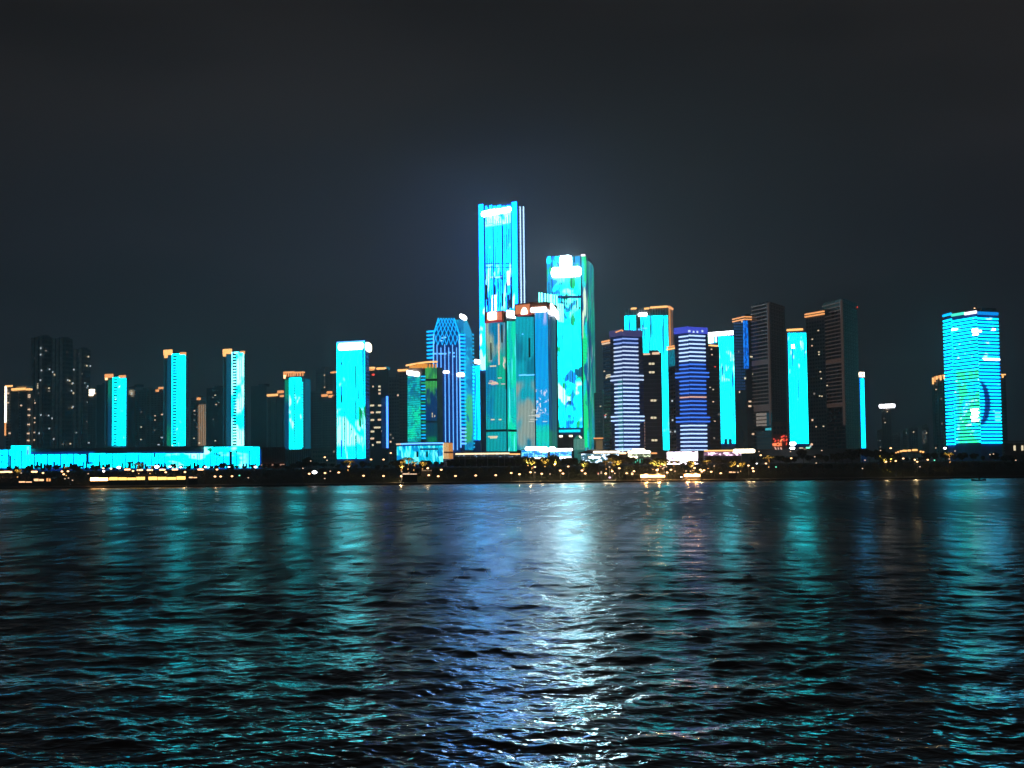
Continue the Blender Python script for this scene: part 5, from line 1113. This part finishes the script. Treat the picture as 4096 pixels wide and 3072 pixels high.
for x, y, k, r in ((627, 1867, 'white', 1.7), (475, 1870, 'white', 1.4), (680, 1867, 'white', .9), (723, 1869, 'white', .8), (822, 1868, 'white', .8), (916, 1868, 'white', .7), (1258, 1889, 'white', 1.8), (1022, 1868, 'white', 1.1), (2726, 1908, 'white', .6), (3027, 1854, 'white', .55), (3780, 1793, 'white', 1.2), (415, 1885, 'white', .9),
                   (1648, 1921, 'violet', .55), (2439, 1910, 'violet', .8), (3738, 1841, 'green', .55), (3104, 1868, 'green', .5), (2643, 1865, 'redl', .6), (2393, 1893, 'redl', .5), (2134, 1868, 'redl', .5), (3563, 1793, 'warm', .85), (958, 1902, 'green', .6)):
    lamp(x, y, k, r)
for x, y in ((10, 1888), (28, 1887), (47, 1888), (138, 1887), (803, 1878), (510, 1878), (560, 1880), (600, 1880), (650, 1879), (700, 1878)):
    t = thing('light_bar', 'short white light bar below %s' % near(x), 'light bar', P(x, y + 12, 745), 0, 'white light bars on the left bank', x=x)
    Fl_ = wallface(x - 14, 745, x + 14, 745, y); roundsign(t, 'tube', Fl_, x - 12, x + 12, y - 3, y + 3, 0, .5, M['warm'], .45)
    J = Join(); J.box(Fl_, (x - 8, x - 6, y + 2, y + 16), 0, .2); J.box(Fl_, (x + 6, x + 8, y + 2, y + 16), 0, .2); J.out('post', M['dark'], t)
# lit kiosks / moored restaurant lights as long warm strips at the water side
def strip(label, x0, x1, y0, y1, mt, Y=709, n=1):
    strip0(label, x0, x1, y0, y1, mt, Y)
    if mt is M['hot'] and x0 > 1000:
        t = REG[-1][0]
        for k in (.25, .75):
            ld = bpy.data.lights.new('lamp_light', 'POINT'); ld.energy = 9000; ld.color = (1, .45, .14); ld.shadow_soft_size = .5
            lo = bpy.data.objects.new('lamp_light', ld); C.objects.link(lo); lo.location = P(x0 + (x1 - x0) * k, y0 - 4, Y - 2.5); adopt(lo, t)
def strip0(label, x0, x1, y0, y1, mt, Y=709, n=1):
    F = wallface(x0, Y, x1, Y, (y0 + y1) / 2)
    t = thing('riverside_pavilion', label, 'pavilion', F.pt(F.len / 2, terrain(Y)), 0, 'lit low pavilions at the water', x=x0)
    base = terrain(Y); w = F.len; k = max(2, int(w / 4)); zt = F.z((x0 + x1) / 2, y0); zb = F.z((x0 + x1) / 2, y1)
    for i in range(k): pane(t, 'lit_bay', F, (w * i / k + .12, w * (i + 1) / k - .12, zb, zt - (.35 * ((i * 7) % 3) / 2)), 0, .5, mt, m=True)
    V = [F.pt(-1, zt, 1.6), F.pt(w + 1, zt, 1.6), F.pt(w + 1, zt, -5), F.pt(-1, zt, -5)]; V += [v + Vector((0, 0, .4)) for v in V]
    mesh_obj('roof', V, [(0, 1, 2, 3), (7, 6, 5, 4), (0, 4, 5, 1), (1, 5, 6, 2), (2, 6, 7, 3), (3, 7, 4, 0)], M['dark'], t)
    J = Join(); 
    for i in range(k + 1): J.box(F, (w * i / k - .1, w * i / k + .1, base, zt), .5, .75, m=True)
    J.box(F, (0, w, base, zb), -.1, .4, m=True); J.out('post', M['dark'], t)
M['gold'] = emit('gold_strip', (2.4, 1.45, .35), 1, sample=True); M['hot'] = emit('hot_strip', (14, 7.0, 2.4), 1, sample=True); M['paleor'] = emit('pale_orange', (2.0, 1.1, .55))
strip('long gold-lit pavilion at the water below the LED wall, left one of the gold pair', 437, 582, 1908, 1920, M['gold'])
strip('white-gold lit stall at the left end of the long gold pavilion', 362, 434, 1910, 1923, M['hot'])
strip('long gold-lit pavilion at the water below the LED wall, right one of the gold pair', 594, 744, 1906, 1919, M['gold'])
strip('low orange lit terrace at the water near the left edge', 76, 130, 1925, 1930, M['paleor'])
strip('small peach lit terrace next to the orange one near the left edge', 136, 178, 1915, 1924, M['paleor'])
strip('pair of small amber lit booths near the left edge', 186, 205, 1913, 1925, M['orange'])
strip('short orange lit booth right of the gold pavilions', 756, 790, 1907, 1912, M['paleor'])
strip('blazing orange-white lit pavilion at the water below the dark block with warm windows', 2561, 2660, 1899, 1909, M['hot'])
strip('blazing orange-white lit pavilion at the water below the video screen', 2735, 2801, 1897, 1906, M['hot'])
strip('small amber lit booth below the canopy building', 2915, 2942, 1886, 1891, M['paleor'])
strip('small dim amber booth below the curved LED hall', 1610, 1668, 1893, 1898, M['warmdim'])
strip('thin amber lit rail stall below the lattice tower', 1686, 1728, 1880, 1884, M['tan'], Y=726)

GOLD = (1605, 1632, 1655, 1690, 2112, 2128, 2180, 2218, 2425, 2447, 2475, 2612, 2634, 2652, 2700, 2772, 2832, 2935, 2962, 3075, 3540, 3800, 3562, 2335, 70, 265, 1392)
# ------------------------------------------------------------------ trees
def crown_mesh(name, seed, w, h, n, mat, palm=False):
    r = np.random.RandomState(seed); V, Fc = [], []
    if palm:
        for k in range(13):
            a = 2 * math.pi * k / 13 + r.rand() * .3; L_ = w * (.42 + .1 * r.rand()); up = .5 + r.rand() * .9
            pp = []
            for s_ in np.linspace(0, 1, 6): pp.append(np.array([math.cos(a) * L_ * s_, math.sin(a) * L_ * s_, up * L_ * (s_ - 1.15 * s_ ** 2) * 1.2]))
            side = np.array([-math.sin(a), math.cos(a), 0])
            for j in range(5):
                for q in range(3):
                    c = pp[j] + (pp[j + 1] - pp[j]) * q / 3
                    for sg in (-1, 1):
                        tip = c + side * sg * .9 + (pp[j + 1] - pp[j]) * .5 + np.array([0, 0, -.35]); b0 = len(V)
                        V += [tuple(c), tuple(c + (pp[j + 1] - pp[j]) * .25), tuple(tip)]; Fc.append((b0, b0 + 1, b0 + 2))
    else:
        lob = [(r.uniform(-.28, .28) * w, r.uniform(-.28, .28) * w, r.uniform(.2, .8) * h, r.uniform(.18, .3)) for _ in range(9)] + [(0, 0, .5 * h, .33)]
        for i in range(n):
            lx, ly, lz, lr = lob[r.randint(len(lob))]; d = r.normal(size=3); d /= np.linalg.norm(d); q = r.rand() ** .4
            c = np.array([lx + d[0] * lr * w * q, ly + d[1] * lr * w * q, lz + d[2] * lr * h * .8 * q])
            a = r.normal(size=3); a /= np.linalg.norm(a); b_ = np.cross(a, r.normal(size=3)); b_ /= np.linalg.norm(b_); s_ = r.uniform(.34, .75)
            k = len(V); V += [tuple(c + a * s_), tuple(c + b_ * s_ * .6), tuple(c - a * s_), tuple(c - b_ * s_ * .6)]; Fc.append((k, k + 1, k + 2, k + 3))
    me = bpy.data.meshes.new(name); me.from_pydata(V, [], Fc); me.materials.append(mat); return me
def trunk_mesh(name, seed, H, palm=False):
    r = random.Random(seed); J = Join(); segs = [(0, 0, 0, .26)]
    x = y = 0
    for k in range(1, 5):
        x += r.uniform(-.15, .15); y += r.uniform(-.15, .15); segs.append((x, y, H * k / 4, .26 * (1 - k * .15)))
    V, Fc = [], []
    def tube(pts):
        b0 = len(V)
        for (px_, py_, pz_, rr) in pts:
            for i in range(6): a = i * math.pi / 3; V.append((px_ + rr * math.cos(a), py_ + rr * math.sin(a), pz_))
        for j in range(len(pts) - 1):
            for i in range(6): p = b0 + j * 6; Fc.append((p + i, p + (i + 1) % 6, p + 6 + (i + 1) % 6, p + 6 + i))
    tube(segs)
    if not palm:
        for k in range(4):
            a = r.uniform(0, 6.28); tube([(x * .7, y * .7, H * .7, .12), (x + math.cos(a) * 1, y + math.sin(a) * 1, H * 1.05, .08), (x + math.cos(a) * 1.9, y + math.sin(a) * 1.9, H * 1.4, .04)])
    me = bpy.data.meshes.new(name); me.from_pydata(V, [], Fc); me.materials.append(M['bark']); return me
KIND = []
for i in range(6): KIND.append(('broadleaf_tree', crown_mesh('crown_mesh', 10 + i, 7.5, 6.5, 950, M['leaf' if i % 2 else 'leaf2']), trunk_mesh('trunk_mesh', i, 3.2), 9.6, 3.0))
palm_k = ('palm_tree', crown_mesh('palm_crown_mesh', 3, 6.5, 3, 0, M['leaf2'], True), trunk_mesh('palm_trunk_mesh', 9, 6.5, True), 8.0, 6.5)
def tree(x, ytop, Y, kind, sx=1.0, adj='dark'):
    nm, cm, tm, H, ch = kind; g = terrain(Y); zt = P(x, ytop, Y).z; s = max(.3, (zt - g) / H)
    px_ = P(x, ytop, Y).x
    t = thing(nm, '%s %s in front of %s' % (adj, 'palm tree' if nm[0] == 'p' else 'leafy tree', near(x)), 'tree', (px_, Y, g), 0, 'trees along the river bank', x=x)
    rz = random.uniform(0, 6.28)
    for n_, me, z in (('trunk', tm, 0), ('crown', cm, ch * s)):
        o = bpy.data.objects.new(n_, me); C.objects.link(o); o.location = (px_, Y, g + z); o.rotation_euler = (0, 0, rz); o.scale = (s * sx, s * sx, s); adopt(o, t)
prof = [(-60,1876),(0,1868),(100,1862),(170,1872),(230,1856),(270,1868),(300,1856),(360,1868),(430,1860),(500,1874),(560,1866),(640,1874),(740,1856),(800,1872),(915,1850),(960,1866),(1030,1860),(1150,1852),(1250,1835),(1330,1850),(1480,1850),(1560,1856),(1620,1848),(1750,1848),(1850,1838),(2050,1836),(2110,1850),(2180,1838),(2220,1850),(2280,1832),(2320,1850),(2400,1845),(2440,1822),(2470,1824),(2500,1815),(2540,1850),(2600,1838),(2660,1866),(2700,1872),(2800,1862),(2850,1826),(2930,1822),(2990,1850),(3080,1838),(3200,1806),(3430,1802),(3470,1788),(3510,1786),(3560,1808),(3620,1828),(3700,1812),(3800,1812),(4160,1808)]
def ptop(x):
    for (a, ya), (c, yc) in zip(prof, prof[1:]):
        if x <= c: return ya + (yc - ya) * (x - a) / (c - a)
    return prof[-1][1]
random.seed(21)
x = -50
while x < 4150:
    tall = yh(x) - ptop(x); k = random.choice(KIND); Y = random.uniform(748, 770)
    tree(x, ptop(x) + random.uniform(-13, 13), Y, k, random.uniform(.95, 1.35), random.choice(('dark', 'dense dark', 'loose dark')))
    x += random.uniform(19, 34) * (1.35 if tall > 40 else 1)
x = 60
while x < 4150:      # second, lower row nearer the water
    yt = max(ptop(x) + random.uniform(22, 40), yh(x) - 12); yt = min(yt, yh(x) + 12)
    if not (360 < x < 750 or 2540 < x < 2680 or 2720 < x < 2810) and min(abs(x - gx) for gx in GOLD) > 18:
        tree(x, yt, random.uniform(724, 738), random.choice(KIND), random.uniform(1.0, 1.5), random.choice(('low bushy', 'low dark', 'small')))
    x += random.uniform(38, 80)
for x, yt in ((1612, 1852), (1630, 1862), (1655, 1858), (1690, 1855), (2608, 1843), (2630, 1850), (2650, 1846), (2422, 1862), (2450, 1866), (2125, 1838), (2880, 1838), (2715, 1842), (2290, 1850)): tree(x, yt, random.uniform(736, 741), palm_k, 1.0, 'warm-lit')
for (x, y) in [(1605,1880),(1632,1876),(1655,1880),(1690,1876),(2112,1862),(2128,1872),(2180,1866),(2218,1862),(2425,1876),(2447,1878),(2475,1872),(2612,1878),(2634,1874),(2652,1876),(2700,1884),(2772,1882),(2832,1874),(2935,1888),(2962,1888),(3075,1868),(3540,1850),(3800,1848),(3562,1846),(2335,1876),(70,1908),(265,1902),(1392,1880),(600,1894),(555,1894)]:
    g = terrain(730.5); p = P(x, y, 730.5); p.z = max(p.z, g + .5)
    t = thing('garden_spotlight', 'small gold spotlight under trees in front of %s' % near(x), 'spotlight', (p.x, p.y, g), 0, 'spotlights lighting the bank trees', x=x)
    h = bpy.data.objects.new('lamp_head', head_mesh('amber', .35)); C.objects.link(h); h.location = p; adopt(h, t)
    o = bpy.data.objects.new('lamp_post', pole_me); C.objects.link(o); o.location = (p.x, p.y, g); o.scale = (1, 1, p.z - g); adopt(o, t)
    ld = bpy.data.lights.new('lamp_light', 'SPOT'); ld.energy = random.choice((14000, 24000, 38000)); ld.color = (1, .52, .13); ld.shadow_soft_size = .2; ld.spot_size = rad(80); ld.spot_blend = .6
    lo = bpy.data.objects.new('lamp_light', ld); C.objects.link(lo); lo.location = p + Vector((.2, .3, .3)); lo.rotation_euler = (rad(158), 0, 0); adopt(lo, t)
    tree(x + random.uniform(-6, 6), y - random.uniform(36, 52), 734.0, random.choice((palm_k, KIND[0], KIND[3])), 1.15, 'gold-lit')
# shrub belt
r = np.random.RandomState(4); nS = 26000
sx_ = r.uniform(-330, 330, nS); sy_ = r.uniform(717, 760, nS); lump = np.sin(sx_ * .35 + np.sin(sy_ * .2) * 2) * .5 + .8 + r.rand(nS) * .5
tz = np.interp(sy_, [716, 722, 735, 760], [1.1, 3.0, 5.0, 8.2]); sz_ = tz + r.rand(nS) * lump
a = r.normal(size=(nS, 3)); a /= np.linalg.norm(a, axis=1)[:, None]; b_ = np.cross(a, r.normal(size=(nS, 3))); b_ /= np.linalg.norm(b_, axis=1)[:, None]
c = np.stack([sx_, sy_, sz_], 1); s_ = r.uniform(.2, .45, nS)[:, None]
V = np.stack([c + a * s_, c + b_ * s_ * .6, c - a * s_, c - b_ * s_ * .6], 1).reshape(-1, 3)
o = mesh_obj('shrubs', V.tolist(), [(4 * i, 4 * i + 1, 4 * i + 2, 4 * i + 3) for i in range(nS)], M['leaf']); o['kind'] = 'stuff'; o['label'] = 'low dark shrubs covering the sloping river bank'; o['category'] = 'shrubs'
# handrail of the riverside walk
t = thing('handrail', 'thin dark metal handrail along the riverside walk at the water edge', 'railing', (0, 703.4, 1.0), 0, x=2000)
for (z, w) in ((2.05, .05), (1.5, .03)): 
    J = Join(); J.bar((-330, 703.4, z), (330, 703.4, z), w); J.out('rail', M['dark'], t)
J = Join()
for i in range(-110, 111): J.bar((i * 3, 703.4, 1.0), (i * 3, 703.4, 2.05), .04)
J.out('post', M['dark'], t, stuff=True)

# ------------------------------------------------------------------ boats
def hull(name, Ln, Wd, H, mat, root):
    V, Fc = [], []; n = 12
    for i in range(n + 1):
        k = -1 + 2 * i / n; w = Wd / 2 * (1 - abs(k) ** 2.6) + .03; zt = H * (1 + .9 * k * k); x = k * Ln / 2
        for (a_, z) in ((-w, zt), (-w * .7, H * .1), (0, -H * .2), (w * .7, H * .1), (w, zt), (w * .86, zt - .03), (0, H * .35), (-w * .86, zt - .03)): V.append((x, a_, z))
    for i in range(n):
        for j in range(8): Fc.append((i * 8 + j, i * 8 + (j + 1) % 8, (i + 1) * 8 + (j + 1) % 8, (i + 1) * 8 + j))
    o = mesh_obj(name, V, Fc, mat, None, True); o.parent = root; return o
M['boat'] = plain('dark_wood', (.045, .035, .03), .7)
def boat(label, x, y, Y, Ln, cabin):
    p = P(x, y, Y); t = thing('small_boat', label, 'boat', (p.x, Y, .05), .05, x=x)
    hull('hull', Ln, 1.7, .45, M['boat'], t)
    def bx(n_, c, sz, rz=0):
        o = bpy.data.objects.new(n_, cube_mesh(M['boat'])); C.objects.link(o); o.parent = t; o.location = c; o.scale = sz; return o
    for q in (-.28, .28): bx('seat', (q * Ln, 0, .42), (.3, 1.3, .06))
    if cabin: bx('cabin', (.3, 0, 1.0), (.7, .9, 1.3)); bx('cabin_roof', (.25, 0, 1.7), (1.3, 1.2, .1)); bx('mast', (.3, 0, 2.0), (.08, .08, .7))
    else: bx('canopy', (0, 0, 1.1), (Ln * .5, 1.4, .08)); [bx('canopy_post', (sx * Ln * .22, sy * .6, .75), (.07, .07, .7)) for sx in (-1, 1) for sy in (-1, 1)]
boat('small dark boat with a narrow upright cabin on bright teal water at far right', 3915, 1922, 600, 6.6, True)
boat('low dark canopied boat moored by the left bank', 940, 1948, 690, 6.0, False)

# ------------------------------------------------------------------ water
def build_water():
    rs = np.random.RandomState(12)
    ys = [-400.0, -150.0, -40.0, 0.0, 8.0, 14.0, 18.0]; y = 20.0
    while y < 699.5:
        y += min(max(y * y / (1480 * 7.0) * .42, .045), 1.45); ys.append(y)
    ys[-1] = 699.8; ys = np.array(ys)
    s = np.concatenate([[-30, -12, -5, -2.5, -1.6, -1.2], np.linspace(-1, 1, 800), [1.2, 1.6, 2.5, 5, 12, 30]])
    half = 6 + .40 * np.maximum(ys, 0)
    X = half[:, None] * s[None, :]; Yg = np.repeat(ys[:, None], len(s), 1)
    X[:, 0] = -6000; X[:, -1] = 6000
    dy = np.gradient(ys)[:, None] * np.ones_like(X); dx = np.abs(np.gradient(X, axis=1))
    Zs = np.zeros_like(X); DX = np.zeros_like(X); DY = np.zeros_like(X); lost = np.zeros_like(X)
    # slow warp so crests wander
    wx = 1.2 * np.sin(X * .05 + Yg * .031) + .7 * np.sin(Yg * .09 - X * .04 + 1.3); wy = 1.3 * np.sin(X * .043 - Yg * .027 + 2) + .6 * np.sin(X * .11 + Yg * .05)
    gust = .78 + .3 * np.sin(X * .021 + 1.5 * np.sin(Yg * .013)) * np.sin(Yg * .03 + .8 * np.sin(X * .017))
    g = np.zeros_like(X)
    for j in range(26):
        cx = 2 * np.pi / (3 * 9 ** rs.rand()); cy = 2 * np.pi / (9 * 6 ** rs.rand()); g += np.sin(cx * X * rs.choice([-1, 1]) + cy * Yg + rs.uniform(0, 6.28) + wx)
    gust = gust * np.exp(.2 * g / np.sqrt(13))
    NW = 90
    for i in range(NW):
        lam = .28 * (13 / .28) ** (i / (NW - 1)) * rs.uniform(.93, 1.07); k = 2 * np.pi / lam
        # main chop runs along the view, plus two wake systems crossing at an angle
        if lam > 2.6 and rs.rand() < .7: th = np.pi / 2 + rs.choice([-1, 1]) * rs.uniform(.25, .6)
        else: th = np.pi / 2 + rs.normal() * (.95 if lam < 2.2 else .55)
        slope = .0195 * (1.0 if lam < 1.6 else (1.6 / lam) ** .75)
        if lam < 1.1: slope *= .8
        a = slope / k; kx, ky = k * np.cos(th), k * np.sin(th); ph = rs.uniform(0, 6.28)
        smp = np.abs(ky) * dy / (2 * np.pi) + np.abs(kx) * dx / (2 * np.pi)     # cycles per cell
        damp = np.clip((.42 - smp) / .2, 0, 1); damp = damp * damp * (3 - 2 * damp)
        arg = kx * (X + wx) + ky * (Yg + wy) + ph; aa = a * damp * gust
        Zs += aa * np.cos(arg); q = 1.0
        DX -= q * aa * np.cos(th) * np.sin(arg); DY -= q * aa * np.sin(th) * np.sin(arg)
        lost += .5 * (slope * gust) ** 2 * (1 - damp ** 2)
    edge = np.clip((699.5 - Yg) / 2, 0, 1); Zs *= edge; DX *= edge; DY *= edge
    co = np.stack([X + DX, Yg + DY, Zs], -1).reshape(-1, 3)
    nr, nc = X.shape
    idx = np.arange(nr * nc).reshape(nr, nc)
    f = np.stack([idx[:-1, :-1], idx[:-1, 1:], idx[1:, 1:], idx[1:, :-1]], -1).reshape(-1, 4)
    me = bpy.data.meshes.new('water'); me.vertices.add(len(co)); me.vertices.foreach_set('co', co.ravel())
    me.loops.add(f.size); me.loops.foreach_set('vertex_index', f.ravel().astype(np.int32)); me.polygons.add(len(f))
    me.polygons.foreach_set('loop_start', np.arange(0, f.size, 4, dtype=np.int32)); me.polygons.foreach_set('loop_total', np.full(len(f), 4, np.int32))
    me.polygons.foreach_set('use_smooth', np.ones(len(f), bool)); me.update(); me.validate()
    at = me.attributes.new('ripple', 'FLOAT', 'POINT'); at.data.foreach_set('value', lost.ravel().astype(np.float32))
    m = newmat('river_water'); t = m.node_tree; b = principled(t, .1); b.inputs['Base Color'].default_value = (.0015, .0045, .006, 1); b.inputs['IOR'].default_value = 1.333
    an = N(t, 'ShaderNodeAttribute'); an.attribute_name = 'ripple'
    v = mathn(t, 'ADD', mathn(t, 'MULTIPLY', an.outputs['Fac'], 1.5), .0001)
    L(t, mathn(t, 'POWER', v, .25, True), b.inputs['Roughness'])
    # fine ripples below the mesh size
    tc = N(t, 'ShaderNodeNewGeometry'); mp = N(t, 'ShaderNodeMapping'); mp.inputs['Scale'].default_value = (1.0, 1.25, 1); L(t, tc.outputs['Position'], mp.inputs[0])
    n1 = N(t, 'ShaderNodeTexNoise'); n1.inputs['Scale'].default_value = 1.1; n1.inputs['Detail'].default_value = 2.0; n1.inputs['Distortion'].default_value = 1.0; L(t, mp.outputs[0], n1.inputs[0])
    bp = N(t, 'ShaderNodeBump'); bp.inputs['Strength'].default_value = 1.0; bp.inputs['Distance'].default_value = .058; L(t, n1.outputs[0], bp.inputs['Height']); L(t, bp.outputs[0], b.inputs['Normal'])
    me.materials.append(m); o = bpy.data.objects.new('water', me); C.objects.link(o); o['kind'] = 'structure'
    print('water grid', X.shape, 'lost', lost.min(), lost.max())
build_water()

# ------------------------------------------------------------------ haze
HAZE = 2.3e-4
if HAZE:
    x0, x1, y0, y1, z0, z1 = -2200, 2200, -450, 4200, -4.2, 330
    V = [(x, y, z) for z in (z0, z1) for (x, y) in ((x0, y0), (x1, y0), (x1, y1), (x0, y1))]
    o = mesh_obj('haze', V, [(0, 3, 2, 1), (4, 5, 6, 7), (0, 1, 5, 4), (1, 2, 6, 5), (2, 3, 7, 6), (3, 0, 4, 7)], None)
    m = bpy.data.materials.new('haze'); m.use_nodes = True; t = m.node_tree; t.nodes.clear()
    pv_ = N(t, 'ShaderNodeVolumePrincipled'); pv_.inputs['Color'].default_value = (.85, .92, 1, 1); pv_.inputs['Density'].default_value = HAZE; pv_.inputs['Anisotropy'].default_value = .3
    oo = N(t, 'ShaderNodeOutputMaterial'); L(t, pv_.outputs[0], oo.inputs['Volume']); o.data.materials.append(m); o['kind'] = 'stuff'

# ------------------------------------------------------------------ labels single each thing out
ORD = ['', 'second', 'third', 'fourth', 'fifth', 'sixth', 'seventh', 'eighth', 'ninth', 'tenth', 'eleventh', 'twelfth', 'thirteenth', 'fourteenth', 'fifteenth', 'sixteenth', 'seventeenth', 'eighteenth']
by = {}
for o, ph, x in REG: by.setdefault(ph, []).append((x, o))
for ph, L_ in by.items():
    if len(L_) < 2: continue
    L_.sort(key=lambda q: q[0])
    for i, (x, o) in enumerate(L_):
        o['label'] = ('leftmost ' if i == 0 else 'rightmost ' if i == len(L_) - 1 else (ORD[i] if i < len(ORD) else 'far') + ' from left, ') + ph
for o, ph, x in REG:
    if o.get('group') == 'x': del o['group']
print('objects', len(bpy.data.objects), 'things', len(REG))
